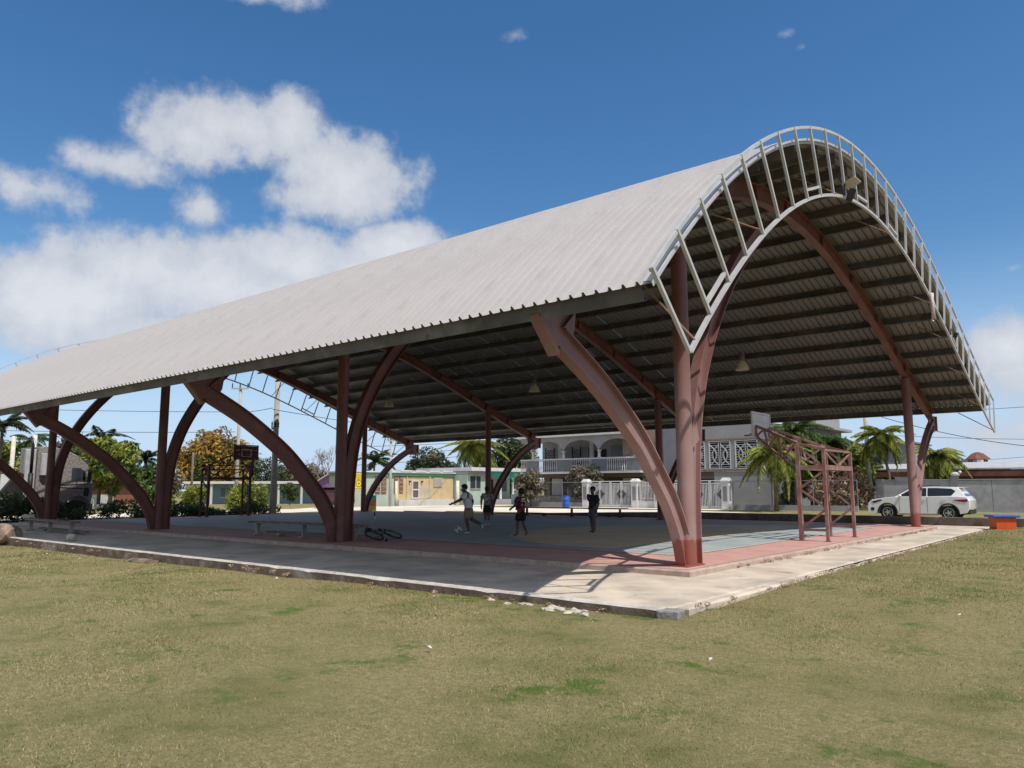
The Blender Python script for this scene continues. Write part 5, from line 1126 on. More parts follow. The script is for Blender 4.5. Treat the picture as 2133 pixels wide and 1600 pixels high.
bxs(s, 'window', M_glass, (0.2, 1.6, 45.42, 45.49, 1.4, 2.2)); bxs(s, 'window', mat('cream_shutter', (0.6, 0.5, 0.38), 0.8, 0.1, 4), (4.2, 5.4, 45.42, 45.49, 1.5, 2.25))
st_ = thing('water_stand', 'cream timber stand behind the block wall under the short palm', 'stand', (-4.6, 42.4, zb)); M_cream = mat('cream_timber', (0.62, 0.55, 0.42), 0.8, 0.1, 5)
for (x, y) in ((-4.85, 42.2), (-4.3, 42.2), (-4.85, 42.7), (-4.3, 42.7)): bxs(st_, 'post', M_cream, (x-0.06, x+0.06, y-0.06, y+0.06, -0.5, 2.75))
bxs(st_, 'platform', M_cream, (-4.95, -4.2, 42.1, 42.8, 2.3, 2.42)); bxs(st_, 'tank', M_cream, (-4.8, -4.35, 42.25, 42.65, 2.43, 2.85))
t = thing('grey_block_house', 'plain grey upper storey behind the right palms', 'house', (-9.5, 52, zb)); bxs(t, 'wall', M_wgrey, (-11.3, -7.6, 52, 58, -0.8, 4.65)); bxs(t, 'roof_slab', M_cmud, (-11.4, -7.4, 51.8, 58.2, 4.66, 4.78)); bxs(t, 'window', M_glass, (-10.6, -9.8, 51.93, 51.99, 2.9, 3.7))
t = thing('far_grey_house', 'far grey house with overhanging flat roof between the palms and sky', 'house', (-19.5, 58, zb)); bxs(t, 'wall', M_grey, (-22.5, -16.8, 58, 66, -0.8, 6.6)); bxs(t, 'roof_slab', M_wgrey, (-23, -15.9, 57.2, 66.5, 6.62, 6.85)); bxs(t, 'upper_wall', M_wgrey, (-20, -16.9, 59, 66, 6.86, 8.2)); bxs(t, 'window', M_glass, (-18.6, -17.4, 57.93, 57.99, 4.9, 5.9))
gz_ = thing('gazebo', 'small brown roofed gazebo on top of the far right roof', 'gazebo', (-4.44, 59.70, 3.04)); gb = gz_.location
obj('gazebo_roof', MB().lathe([(0.92, 0.52), (0.88, 0.56), (0.42, 0.98), (0.10, 1.10)], n=8), M_rustr, gz_, local=True)
for (x, y) in ((-0.6, -0.6), (0.6, -0.6), (-0.6, 0.6), (0.6, 0.6)): obj('gazebo_post', MB().box((x*0.9, y*0.9, -0.25), (0.13, 0.13, 1.5)), M_brownd, gz_, local=True)
t = thing('far_pale_house', 'pale house wall below the gazebo', 'house', (-5.30, 62.13, 0.07)); obj('wall', MB().box((0.2, 1, 1.2), (4.2, 4, 3.2), 0.3), M_wgrey, t, local=True); obj('roof', MB().box((0.2, 1, 2.88), (4.6, 4.4, 0.14), 0.3), M_zinc, t, local=True); obj('gable', MB().add([(-1.9, -1, 2.95), (0.6, -1.2, 2.95), (0.6, -1.2, 3.9), (-1.9, 1, 2.95), (0.6, 1, 2.95), (0.6, 1, 3.9)], [(0,1,2),(3,5,4),(0,2,5,3),(1,4,5,2)]), M_wgrey, t, local=True)

# yellow and green house, facing the cross street
M_yel = wallmat('yellow_render', (0.56, 0.43, 0.24), dirt=(0.46, 0.38, 0.26), dirt_amt=0.35, dirt_scale=1.2); M_mint = wallmat('pale_mint_render', (0.42, 0.47, 0.40), dirt=(0.34, 0.36, 0.31), dirt_amt=0.35); M_green = wallmat('green_band', (0.16, 0.34, 0.22), dirt=(0.34, 0.38, 0.28), dirt_amt=0.35)
M_cream2 = wallmat('cream_render', (0.50, 0.43, 0.31)); M_panelb = mat('carved_brown_panel', (0.16, 0.075, 0.05), 0.7, 0.4, 8, col2=(0.30, 0.20, 0.13), c2amt=0.6, c2scale=9)
y_ = thing('yellow_house', 'low flat roofed yellow and green house behind the players', 'house', (-46, 34, zb))
bxs(y_, 'wall', M_mint, (-48, -45, 28.4, 33.4, -0.5, 2.40)); bxs(y_, 'wall', M_yel, (-48, -44.98, 33.41, 40.5, -0.5, 2.35)); bxs(y_, 'wall_panel', M_cream2, (-44.98, -44.95, 35.0, 37.6, 0.4, 1.55))
bxs(y_, 'green_band', M_green, (-48, -44.85, 28.3, 40.6, 2.41, 2.68)); bxs(y_, 'roof_slab', M_wht, (-48.2, -44.7, 28.2, 40.6, 2.69, 2.80))
for k in range(4): bxs(y_, 'roof_patch', M_wht, (-45.4, -44.66, 33.6+k*1.75, 34.9+k*1.75, 2.803, 2.93))
bxs(y_, 'plinth', M_wht, (-44.95, -44.55, 33.3, 40.2, -0.5, 0.32)); bxs(y_, 'pilaster', M_cream2, (-44.97, -44.9, 37.3, 37.45, 0.33, 2.4)); bxs(y_, 'pilaster', M_cream2, (-44.97, -44.9, 34.5, 34.6, 0.33, 2.4))
d = bxs(y_, 'door', M_wht, (-44.96, -44.90, 35.15, 35.27, 0.4, 2.05), (-44.96, -44.90, 35.93, 36.05, 0.4, 2.05), (-44.96, -44.90, 35.27, 35.93, 1.93, 2.05), (-44.96, -44.90, 35.27, 35.93, 1.15, 1.27), (-44.96, -44.90, 35.27, 35.93, 0.4, 0.5))
bxs(d, 'door_panel', M_brownd, (-44.95, -44.93, 35.28, 35.92, 0.51, 1.14)); bxs(d, 'door_panel', M_brownd, (-44.95, -44.93, 35.28, 35.92, 1.28, 1.92))
for y in (34.85, 36.35): bxs(y_, 'wall_lamp', M_black, (-44.95, -44.8, y-0.06, y+0.06, 1.85, 2.0))
w = bxs(y_, 'window', M_cream2, (-44.96, -44.92, 37.85, 39.0, 1.42, 2.30)); bxs(w, 'shutter_slats', mat('grey_shutter', (0.45, 0.42, 0.38), 0.8, 0.05, 5), *[(-44.915, -44.90, 37.92, 38.93, 1.47+k*0.1, 1.54+k*0.1) for k in range(8)])
for y0, y1 in ((30.9, 31.45), (31.6, 32.15), (33.05, 33.5), (33.65, 34.1)): 
    p_ = bxs(y_, 'carved_panel', M_panelb, (-44.96, -44.93, y0, y1, 0.9, 2.36)); bxs(p_, 'panel_band', M_cream2, *[(-44.925, -44.918, y0+0.05, y1-0.05, z, z+0.04) for z in (1.05, 1.45, 1.85, 2.2)])
# turquoise house with arched porch
M_turq = wallmat('turquoise_render', (0.07, 0.42, 0.31)); M_turqp = wallmat('pale_green_render', (0.36, 0.45, 0.40), dirt=(0.3, 0.36, 0.33), dirt_amt=0.3)
u_ = thing('turquoise_house', 'pale green house with turquoise arched porch right of the yellow one', 'house', (-43, 42, zb))
bxs(u_, 'wall', M_turqp, (-50, -43.3, 40.65, 43.2, -0.5, 2.62)); bxs(u_, 'back_wall', M_turqp, (-50, -45.2, 43.21, 49.2, -0.5, 2.62)); bxs(u_, 'roof_slab', M_wht, (-50.2, -42.7, 40.62, 49.3, 2.95, 3.28)); bxs(u_, 'fascia', M_wgrey, (-50, -43.2, 40.64, 43.2, 2.63, 2.94))
w = bxs(u_, 'window', M_glass, (-43.3, -43.26, 41.1, 42.5, 1.3, 2.45)); bxs(w, 'window_frame', M_wgrey, (-43.26, -43.22, 41.75, 41.85, 1.3, 2.45), (-43.26, -43.22, 41.05, 42.55, 1.2, 1.3))
bxs(u_, 'porch_floor', M_lgrey, (-45.2, -43.0, 43.22, 49.2, -0.5, 0.22)); bxs(u_, 'door', M_dark, (-45.18, -45.12, 45.5, 46.5, 0.23, 2.2)); bxs(u_, 'dark_window', M_glass, (-45.18, -45.12, 47.2, 48.6, 1.0, 2.2))
pc = (43.35, 45.3, 47.2, 49.1)
for y in pc: obj('porch_column', MB().lathe([(0.17, 0.23), (0.13, 0.32), (0.12, 1.72), (0.18, 1.80), (0.18, 1.86)], (-43.15, y, 0), 10), M_wht, u_, True)
for a, b in zip(pc[:-1], pc[1:]):
    vs = []; n_ = 16
    for k in range(n_+1):
        f = k/n_; y = a+(b-a)*f; t_ = max(-1, min(1, (f-0.5)*2.1)); z = 1.86+0.72*math.sqrt(max(0, 1-t_*t_)); vs += [(-43.05, y, z), (-43.05, y, 2.94), (-43.25, y, z), (-43.25, y, 2.94)]
    fs = []
    for k in range(n_): i = 4*k; fs += [(i, i+4, i+5, i+1), (i+2, i+3, i+7, i+6), (i, i+2, i+6, i+4)]
    obj('arch_wall', MB().add(vs, fs), M_turq, u_)
# yellow notice board, striped box, posts by the yellow house
sg = thing('notice_board', 'yellow notice board with dark print on a post left of the yellow house', 'sign', (-43.00, 27.49, -0.22), PI/2); M_ysign = mat('yellow_sign', (0.72, 0.55, 0.03), 0.6, 0.05, 4); M_sprint = mat('sign_print', (0.16, 0.13, 0.05), 0.7, 0.2, 4)
obj('post', MB().box((-0.45, 0, 0.8), (0.05, 0.05, 1.7)), M_iron, sg, local=True); bd_ = obj('board', MB().box((0, -0.04, 2.1), (1.25, 0.04, 1.35)), M_ysign, sg, local=True); obj('frame', MB().box((0, -0.04, 2.80), (1.33, 0.06, 0.05)).box((0, -0.04, 1.40), (1.33, 0.06, 0.05)), M_wgrey, sg, local=True)
for k, (w_, z_) in enumerate(((0.9, 2.62), (1.0, 2.45), (0.5, 2.3), (0.9, 1.52))): obj('print_line', MB().box((0, -0.064, z_), (w_, 0.006, 0.05)), M_sprint, bd_, local=True)
obj('emblem', MB().tube([(0.27*math.cos(a), -0.064, 1.95+0.27*math.sin(a)) for a in np.linspace(0, 2*PI, 25)], 0.025, 5, False).lathe([(0.09, -0.066), (0.09, -0.06)], (0, 0, 1.95), 12, 'y'), M_sprint, bd_, local=True)
sb_ = thing('striped_box', 'small box striped green orange and yellow beside the far left column', 'box', (-33.63, 20.92, -0.13), 0.9)
for k, (c, z0, z1) in enumerate((((0.62, 0.45, 0.08), 0, 0.34), ((0.60, 0.22, 0.07), 0.34, 0.66), ((0.10, 0.45, 0.32), 0.66, 0.98))): bevel(obj('stripe_panel', MB().box((0, 0, (z0+z1)/2), (0.82, 0.6, z1-z0-0.006)), mat('stripe_paint_%d' % k, c, 0.7, 0.12, 5), sb_, local=True), 0.02)
obj('top_rim', MB().box((0, 0, 1.0), (0.88, 0.66, 0.04)), M_wht, sb_, local=True)
# blue building, purple house, red brown building, white wall on the left
b_ = thing('blue_building', 'long low pale blue building with white roof edge behind the bushes', 'building', (-84.29, 43.84, -0.67), math.atan2(RT.y, RT.x)); M_blueb = wallmat('pale_blue_render', (0.20, 0.29, 0.37), dirt=(0.14, 0.2, 0.26), dirt_amt=0.3); M_blued = wallmat('deep_blue_render', (0.10, 0.16, 0.22))
obj('wall', MB().bx(-9, 9.5, 1.2, 6, -0.4, 2.6), M_blueb, b_, local=True); obj('roof_slab', MB().bx(-9.3, 9.8, -0.6, 6.2, 2.62, 2.95), M_wht, b_, local=True)
for x in (-8.6, -5.6, -2.6, 0.3, 3.2, 6.2, 9.2): obj('porch_post', MB().bx(x-0.12, x+0.12, -0.4, -0.16, -0.4, 2.61), M_wht, b_, local=True)
for x in (-7.2, -4.2, -1.2, 1.7, 4.6, 7.6): 
    w = obj('window', MB().bx(x-0.7, x+0.7, 1.14, 1.19, 0.9, 2.1), M_blued, b_, local=True); obj('window_frame', MB().bx(x-0.03, x+0.03, 1.10, 1.13, 0.9, 2.1).bx(x-0.75, x+0.75, 1.08, 1.13, 0.82, 0.9), M_wht, w, local=True)
v_ = thing('purple_house', 'small purple house with pale pink gable roof left of the second column', 'house', (-64.93, 41.46, -0.09), math.atan2(RT.y, RT.x)-0.35); M_purp = wallmat('purple_render', (0.30, 0.17, 0.38)); M_pinkr = mat('pale_pink_roof', (0.68, 0.58, 0.62), 0.6, 0.06, 3)
obj('wall', MB().prism([(-2.2, -0.4), (2.2, -0.4), (2.2, 1.95), (0, 3.1), (-2.2, 1.95)], lambda u, w, d: (u, d, w), 0, 6), M_purp, v_, local=True)
for s_ in (-1, 1): obj('roof', MB().add([(0, -0.4, 3.22), (0, 6.4, 3.22), (s_*2.6, 6.4, 1.86), (s_*2.6, -0.4, 1.86), (0, -0.4, 3.12), (0, 6.4, 3.12), (s_*2.6, 6.4, 1.76), (s_*2.6, -0.4, 1.76)], [(0,1,2,3),(7,6,5,4),(0,3,7,4),(1,5,6,2),(2,6,7,3),(0,4,5,1)]), M_pinkr, v_, local=True)
obj('window', MB().bx(-1.0, 0.2, -0.06, -0.01, 0.6, 1.5), M_glass, v_, local=True); obj('awning', MB().box((2.9, 0.2, 1.75), (2.6, 2.0, 0.08), 0, 0.1), M_wgrey, v_, local=True); obj('awning_post', MB().bx(4.0, 4.1, -0.6, -0.5, -0.4, 1.72), M_wgrey, v_, local=True)
r_ = thing('red_brown_house', 'red brown walled house with flat roof behind the truck', 'house', (-74.00, 15.47, 0.30), math.atan2(RT.y, RT.x)); M_rb = wallmat('red_brown_render', (0.30, 0.115, 0.075))
obj('wall', MB().bx(-8, 5.3, 0.6, 7, -0.5, 2.05), M_rb, r_, local=True); obj('roof_slab', MB().bx(-8.4, 5.9, -0.2, 7.3, 2.06, 2.32), mat('brown_roof_edge', (0.36, 0.17, 0.11), 0.8, 0.1, 3), r_, local=True); obj('window', MB().bx(-5.5, -4.2, 0.54, 0.59, 0.6, 1.6), M_glass, r_, local=True)
obj('porch_pillar', MB().bx(-4.2, -3.75, -0.2, 0.2, -0.5, 2.05), M_wht, r_, local=True); obj('door', MB().bx(3.0, 3.9, 0.54, 0.59, -0.4, 1.7), M_brownd, r_, local=True)
t = thing('white_garden_wall', 'low white garden wall right of the truck front', 'wall', (-61.85, 15.09, 0.25), math.atan2(RT.y, RT.x)); 
for k in range(4): obj('wall_panel', MB().bx(-5.2+k*1.65, -3.57+k*1.65, 0, 0.15, -0.5, 0.62), M_wht, t, local=True)
t = thing('white_garden_wall', 'white wall with gate pier at the left edge behind the truck', 'wall', (-53.88, 6.02, -0.05), math.atan2(RT.y, RT.x)); obj('wall_panel', MB().bx(-1.5, 2.8, 0, 0.15, -0.5, 1.2), M_wht, t, local=True); obj('pier', MB().bx(-0.35, 0.15, -0.2, 0.199, -0.5, 2.4), M_wht, t, local=True)

# ------------------------------------------------------------------ poles and wires
M_pole = mat('concrete_pole', (0.40, 0.385, 0.34), 0.9, 0.12, 2, dirt=(0.25, 0.23, 0.2), dirt_amt=0.3, dirt_scale=1.5); M_wpole = mat('whitewashed_post', (0.62, 0.58, 0.48), 0.9, 0.1, 3)
M_wire = mat('black_cable', (0.02, 0.02, 0.022), 0.6, 0.1, 4)
def pole(label, base, hgt, r0, r1, arms=(), m_=None, name='utility_pole', group=None):
    t = thing(name, label, 'pole', base, math.atan2(RT.y, RT.x)); m_ = m_ or M_pole
    obj('shaft', MB().tube([(0, 0, -0.5), (0, 0, hgt)], [r0, r1], 12), m_, t, True, True)
    for (z, w) in arms:
        a = obj('cross_arm', MB().box((0, -r1-0.03, z), (w, 0.08, 0.10)), M_bark if False else m_, t, local=True)
        for x in (-w*0.46, 0, w*0.46): obj('insulator', MB().lathe([(0.03, 0.05), (0.05, 0.10), (0.03, 0.2), (0.05, 0.26), (0.02, 0.42)], (x, -r1-0.03, z), 8), M_black, a, True, True)
    return t
pole('slim concrete pole with crossarm behind the golden tree side', (-43.28, 16.90, -0.13), 8.9, 0.15, 0.10, ((8.55, 1.2),))
pole('thick concrete pole beside the wide yellow green bush', (-32.40, 12.82, -0.13), 8.9, 0.20, 0.13, ((8.2, 0.3), (4.9, 0.4)))
pole('concrete street pole right of the red hoop', (-7.99, 41.56, -0.13), 6.9, 0.19, 0.13, ((6.5, 0.4),))
pole('far concrete pole left of the arched house', (-54.59, 65.87, -0.47), 9.2, 0.2, 0.14, ((8.4, 1.6),))
pole('leaning pale pole in front of the yellow house', (-41.07, 29.19, -0.15), 5.6, 0.13, 0.09, ((5.3, 0.5),))
pole('stub pale post beside the leaning pole at the yellow house', (-43.16, 31.72, -0.15), 2.1, 0.13, 0.12, (), M_wpole)
pole('wooden pole beside the golden almond tree', (-65.48, 25.26, -0.13), 5.0, 0.13, 0.10, (), M_bark)
pole('white post at the left edge behind the truck', (-60.55, 8.27, 0.37), 5.0, 0.16, 0.15, (), M_wpole); pole('bright white post behind the truck exhaust', (-59.32, 9.30, 0.36), 5.1, 0.17, 0.16, (), M_wht)
pole('round pale post at the corner of the yellow house plinth', (-40.00, 35.93, -0.03), 2.0, 0.16, 0.15, (), M_wpole, 'fence_post')
def wire(label, a, b, sagm, r=0.018):
    a = Vector(a); b = Vector(b); P = [tuple(a.lerp(b, k/24)-Vector((0, 0, sagm*4*(k/24)*(1-k/24)))) for k in range(25)]
    tag(obj('power_line', MB().tube(P, r, 5), M_wire), label, 'cable', 'overhead power lines')
wire('upper overhead cable running left from the slim pole', (-64.46, 6.34, 7.73), (-41.12, 15.47, 6.51), 0.1); wire('lower overhead cable running left behind the columns', (-64.62, 6.53, 5.98), (-41.36, 15.50, 5.16), 0.1)
wire('overhead cable from the thick pole towards the far column', (-31.11, 11.72, 5.72), (-53.22, 64.30, 7.45), 0.5); wire('cable linking the slim pole and the thick pole', (-41.17, 15.43, 6.45), (-31.11, 11.71, 5.80), 0.05)
wire('upper cable crossing behind the far gable frame', (-48.87, 32.89, 5.14), (-53.21, 64.20, 8.06), 0.3, 0.022); wire('middle cable crossing behind the far gable frame', (-49.62, 32.42, 4.27), (-53.26, 64.25, 7.57), 0.4, 0.022); wire('lower cable crossing behind the far gable frame', (-50.37, 31.95, 3.40), (-53.30, 64.30, 7.09), 0.5, 0.022)
wire('sagging black cable at right running down to the edge', (-7.44, 40.92, 6.09), (2.03, 43.98, 3.60), 0.35, 0.022); wire('high thin cable at the right edge under the gable tip', (-7.43, 40.91, 6.15), (2.44, 41.27, 6.02), 0.1, 0.014)
wire('thin cable low over the right roofs', (-7.56, 41.06, 4.75), (0.78, 61.07, 5.03), 0.1, 0.016); wire('thin cable lowest over the right roofs', (-5.45, 56.18, 3.37), (0.68, 61.18, 3.91), 0.1, 0.016); wire('thin cable just above the tin roof at right', (-5.92, 53.22, 3.01), (0.63, 61.25, 3.27), 0.05, 0.014)
# ------------------------------------------------------------------ vehicles
M_carw = mat('white_car_paint', (0.74, 0.74, 0.73), 0.22, 0.02, 2, spec=0.5, coat=0.6, dirt=(0.55, 0.46, 0.35), dirt_amt=0.05, dirt_scale=3)
M_carblk = mat('black_car_trim', (0.02, 0.02, 0.022), 0.5, 0.15, 8); M_carglass = mat('tinted_car_glass', (0.012, 0.014, 0.017), 0.06, 0.1, 4, spec=0.7)
M_rim = mat('alloy_rim', (0.52, 0.52, 0.53), 0.35, 0.06, 6, metal=0.5); M_tail = mat('red_tail_lamp', (0.25, 0.012, 0.012), 0.2, 0.1, 6); M_sill = mat('dusty_sill', (0.35, 0.28, 0.21), 0.8, 0.15, 5)
def wheel(par, x, y, z, r, w, out, spokes=10, rimm=None):
    """axis along local y; out = +1/-1, the side that shows the rim"""
    wh = obj('wheel', MB().lathe([(r*0.62, -w/2), (r*0.93, -w/2), (r, -w*0.36), (r, w*0.36), (r*0.93, w/2), (r*0.62, w/2)], (x, y, z), 28, 'y'), M_tyre, par, True, True)
    ys = y+out*w*0.46
    rm = MB().tube([(x+r*0.64*math.sin(a), ys, z+r*0.64*math.cos(a)) for a in np.linspace(0, 2*PI, 29)], r*0.045, 6, False)
    for k in range(spokes):
        a = 2*PI*k/spokes + (0.12 if k % 2 else -0.12); rm.beam((x+r*0.12*math.sin(a), ys, z+r*0.12*math.cos(a)), (x+r*0.62*math.sin(a), ys-out*0.01, z+r*0.62*math.cos(a)), r*0.085, 0.03, (0, 1, 0))
    rm.lathe([(r*0.15, ys-0.02), (r*0.15, ys+0.02)], (x, 0, z), 12, 'y')
    obj('rim', rm, rimm or M_rim, wh, local=True); obj('brake_disc', MB().lathe([(r*0.60, ys-out*0.06-0.004), (r*0.60, ys-out*0.06+0.004)], (x, 0, z), 20, 'y'), M_carblk, wh, local=True)
    return wh
def car_body(par, paint, prof, half, wheels, wr, belt, roof, crown):
    """lower body: side outline with wheel openings, lofted across with rounded flanks"""
    secs = [(-half, 0.0), (-half*0.995, 0.0), (half*0.995, 0.0), (half, 0.0)]
    m = MB()
    def inset(k): return 1.0
    ys = [-half, -half+0.05, -half+0.16, 0, half-0.16, half-0.05, half]; sc_ = [0.0, 0.035, 0.055, 0.07, 0.055, 0.035, 0.0]
    n = len(prof); vs = []
    cx = sum(p[0] for p in prof)/n
    for y, s in zip(ys, sc_):
        for (x, z, lock) in prof:
            e = 0 if lock else s
            vs.append((x + (e if x > cx else -e)*(0.9 if z < 0.95 else 0.2), y, z + (e*0.45 if z > 0.8 else 0)))
    fs = [(i*n+k, i*n+(k+1) % n, (i+1)*n+(k+1) % n, (i+1)*n+k) for i in range(len(ys)-1) for k in range(n)]
    fs += [tuple(range(n-1, -1, -1)), tuple((len(ys)-1)*n+k for k in range(n))]
    return obj('body', m.add(vs, fs), paint, par, local=True, auto=28)
def arc(cx, cz, r, a0, a1, n=10): return [(cx+r*math.cos(a), cz+r*math.sin(a), True) for a in np.linspace(a0, a1, n)]
def suv(name, label, loc, rz, paint):
    """front towards local -x; the side at local -y faces the court"""
    t = thing(name, label, 'car', loc, rz)
    fw_, rw, wr = -1.33, 1.34, 0.345
    prof = [(-2.20, 0.33, False), (-2.23, 0.55, False), (-2.20, 0.78, False), (-2.02, 0.93, False), (-1.45, 1.03, False), (-0.98, 1.08, False), (0.4, 1.10, False), (1.7, 1.12, False), (2.12, 1.08, False), (2.20, 0.92, False), (2.19, 0.60, False), (2.08, 0.36, False)]
    prof += [(rw+0.42, 0.30, True)] + arc(rw, wr, 0.415, -0.08, PI+0.08) + [(rw-0.42, 0.24, True), (fw_+0.42, 0.24, True)] + arc(fw_, wr, 0.415, -0.08, PI+0.08) + [(fw_-0.42, 0.28, True)]
    car_body(t, paint, prof, 0.92, None, wr, None, None, None)
    # cabin
    B = [(-1.02, 1.08), (0.3, 1.08), (1.55, 1.08), (2.12, 1.08)]; T = [(-0.20, 1.56), (0.3, 1.56), (1.2, 1.56), (1.74, 1.56)]
    vs = []
    for s in (-1, 1):
        for (x, z) in B: vs.append((x, s*0.87, z))
        for (x, z) in T: vs.append((x, s*0.66, z))
    q = 8
    fs = [(0, 1, 5, 4), (1, 2, 6, 5), (2, 3, 7, 6), (q+4, q+5, q+1, q), (q+5, q+6, q+2, q+1), (q+6, q+7, q+3, q+2), (4, 5, q+5, q+4), (5, 6, q+6, q+5), (6, 7, q+7, q+6), (0, 4, q+4, q), (3, q+3, q+7, 7)]
    cab = obj('cabin', MB().add(vs, fs), paint, t, local=True); bevel(cab, 0.03, 3, 15)
    obj('roof_panel', MB().grid(7, 5, lambda i, j: (-0.20+1.94*i/6, (-0.655+1.31*j/4), 1.555+0.055*math.sin(PI*min(1, (i+0.3)/6.3))*math.cos((j-2)/2*1.45))), paint, t, True, True)
    def side_pt(x, z, s, o=0.010):
        f = (z-1.08)/(1.56-1.08); return (x, s*(0.87-0.21*f+o), z)
    for s in (-1, 1):
        obj('side_window', MB().add([side_pt(*p, s) for p in ((-0.84, 1.12), (0.42, 1.13), (0.42, 1.525), (-0.16, 1.515))], [(0, 1, 2, 3)] if s < 0 else [(3, 2, 1, 0)]), M_carglass, t, local=True)
        obj('side_window', MB().add([side_pt(*p, s) for p in ((0.47, 1.13), (1.48, 1.16), (1.66, 1.38), (1.48, 1.49), (0.9, 1.525), (0.47, 1.525))], [(0, 1, 2, 3, 4, 5)] if s < 0 else [(5, 4, 3, 2, 1, 0)]), M_carglass, t, local=True)
        mi = obj('door_mirror', sphere(0.10, (-0.72, s*1.00, 1.14), 10, (0.8, 1.0, 0.75)), paint, t, True, True)
        obj('tail_lamp', MB().prism([(1.55, 0.97), (2.14, 1.00), (2.17, 0.92), (2.05, 0.86), (1.75, 0.90)], lambda u, w, d: (u, s*(0.925+d), w), -0.03, 0.012), M_tail, t, local=True)
        obj('head_lamp', MB().prism([(-2.05, 0.86), (-1.62, 0.97), (-1.55, 0.93), (-1.95, 0.78)], lambda u, w, d: (u, s*(0.925+d), w), -0.03, 0.010), M_carglass, t, local=True)
        obj('fog_lamp', MB().lathe([(0.09, -0.01), (0.09, 0.012)], (-2.02, s*0.92, 0.50), 14, 'y'), M_carblk, t, local=True)
        for x in (0.36, 1.22): obj('door_handle', MB().box((x-0.05, s*0.945, 0.985), (0.2, 0.025, 0.03)), paint, t, local=True)
        obj('door_seam', MB().box((0.45, s*0.922, 0.72), (0.012, 0.008, 0.72)).box((-0.78, s*0.922, 0.70), (0.012, 0.008, 0.66)), M_carblk, t, local=True)
        obj('sill', MB().box((0.0, s*0.915, 0.27), (1.82, 0.06, 0.09)), M_sill, t, local=True)
        for (cx, a0) in ((fw_, 0), (rw, 0)):
            P = [(cx+0.435*math.cos(a), s*0.925, wr+0.435*math.sin(a)) for a in np.linspace(-0.1, PI+0.1, 18)]; obj('arch_trim', MB().tube(P, 0.035, 6), M_carblk, t, local=True)
        obj('roof_rail', MB().tube([(-0.05, s*0.60, 1.60), (0.6, s*0.61, 1.645), (1.45, s*0.60, 1.60)], 0.018, 6), M_carblk, t, True, True)
    obj('windscreen', MB().add([(-0.99, -0.78, 1.11), (-0.99, 0.78, 1.11), (-0.24, 0.60, 1.525), (-0.24, -0.60, 1.525)], [(3, 2, 1, 0)]), M_carglass, t, local=True)
    obj('rear_window', MB().add([(2.085, -0.76, 1.15), (2.085, 0.76, 1.15), (1.80, 0.62, 1.44), (1.80, -0.62, 1.44)], [(0, 1, 2, 3)]), M_carglass, t, local=True)
    bevel(obj('spoiler', MB().add([(1.45, -0.62, 1.575), (1.45, 0.62, 1.575), (2.02, 0.55, 1.555), (2.02, -0.55, 1.555), (1.45, -0.62, 1.53), (1.45, 0.62, 1.53), (2.0, 0.55, 1.52), (2.0, -0.55, 1.52)], [(0,1,2,3),(7,6,5,4),(0,4,5,1),(1,5,6,2),(2,6,7,3),(3,7,4,0)]), paint, t, local=True), 0.01)
    bevel(obj('rear_bumper', MB().box((2.10, 0, 0.42), (0.22, 1.74, 0.24)), M_carblk, t, local=True), 0.04, 3)
    obj('grille', MB().box((-2.235, 0, 0.72), (0.03, 0.9, 0.16)), M_carblk, t, local=True)
    for x in (fw_, rw):
        for s in (-1, 1): wheel(t, x, s*0.80, wr, wr, 0.22, s)
    obj('underbody', MB().box((0, 0, 0.33), (3.9, 1.5, 0.12)), M_carblk, t, local=True)
    return t
suv('parked_suv', 'white sport utility car parked beyond the far kerb at right', (-2.55, 29.85, gz(-2.55, 29.0)), 0, M_carw)
suv('parked_suv', 'dark maroon car half hidden behind the second near column', (-41.49, 24.20, -0.13), -0.9, mat('dark_maroon_paint', (0.06, 0.02, 0.02), 0.25, 0.1, 3, coat=0.5))

# worn lorry cab at the left
M_lor = mat('peeling_grey_white_paint', (0.27, 0.25, 0.235), 0.7, 0.3, 12, col2=(0.15, 0.13, 0.12), c2amt=0.6, c2scale=9, dirt=(0.10, 0.08, 0.07), dirt_amt=0.45, dirt_scale=14)
M_lorw = mat('lorry_fairing_white', (0.46, 0.46, 0.47), 0.6, 0.12, 4, dirt=(0.3, 0.28, 0.26), dirt_amt=0.3); M_chas = mat('oily_chassis', (0.022, 0.020, 0.020), 0.7, 0.3, 6)
t = thing('lorry_cab', 'worn grey white lorry tractor with sleeper cab parked at left', 'truck', (-36.2, 1.6, -0.2)); XN, XF = -35.0, -37.4
cabp = [(4.02, 0.62), (4.08, 1.0), (4.05, 1.55), (3.98, 1.95), (3.74, 2.55), (3.30, 2.98), (2.75, 3.25), (2.2, 3.38), (1.75, 3.40), (1.45, 3.38), (1.43, 0.62), (2.75, 0.62)] + [(3.38+0.56*math.cos(a), 0.42+0.56*math.sin(a)) for a in np.linspace(PI-0.2, 0.2, 12)]
bevel(obj('cab', MB().prism(cabp, lambda u, w, d: (d, u, w), XF, XN), M_lor, t), 0.10, 3, 40)
obj('side_window', MB().prism([(3.02, 1.72), (3.72, 1.72), (3.62, 2.22), (3.40, 2.38), (3.02, 2.38)], lambda u, w, d: (d, u, w), XN-0.01, XN+0.012), M_carglass, t)
obj('windscreen', MB().add([(XN-0.15, 4.005, 2.0), (XF+0.15, 4.005, 2.0), (XF+0.2, 3.72, 2.66), (XN-0.2, 3.72, 2.66)], [(0, 1, 2, 3)]), M_carglass, t)
obj('sleeper_window', MB().prism([(1.75, 2.1), (2.0, 2.1), (2.0, 2.9), (1.75, 2.9)], lambda u, w, d: (d, u, w), XN-0.01, XN+0.012), M_carblk, t)
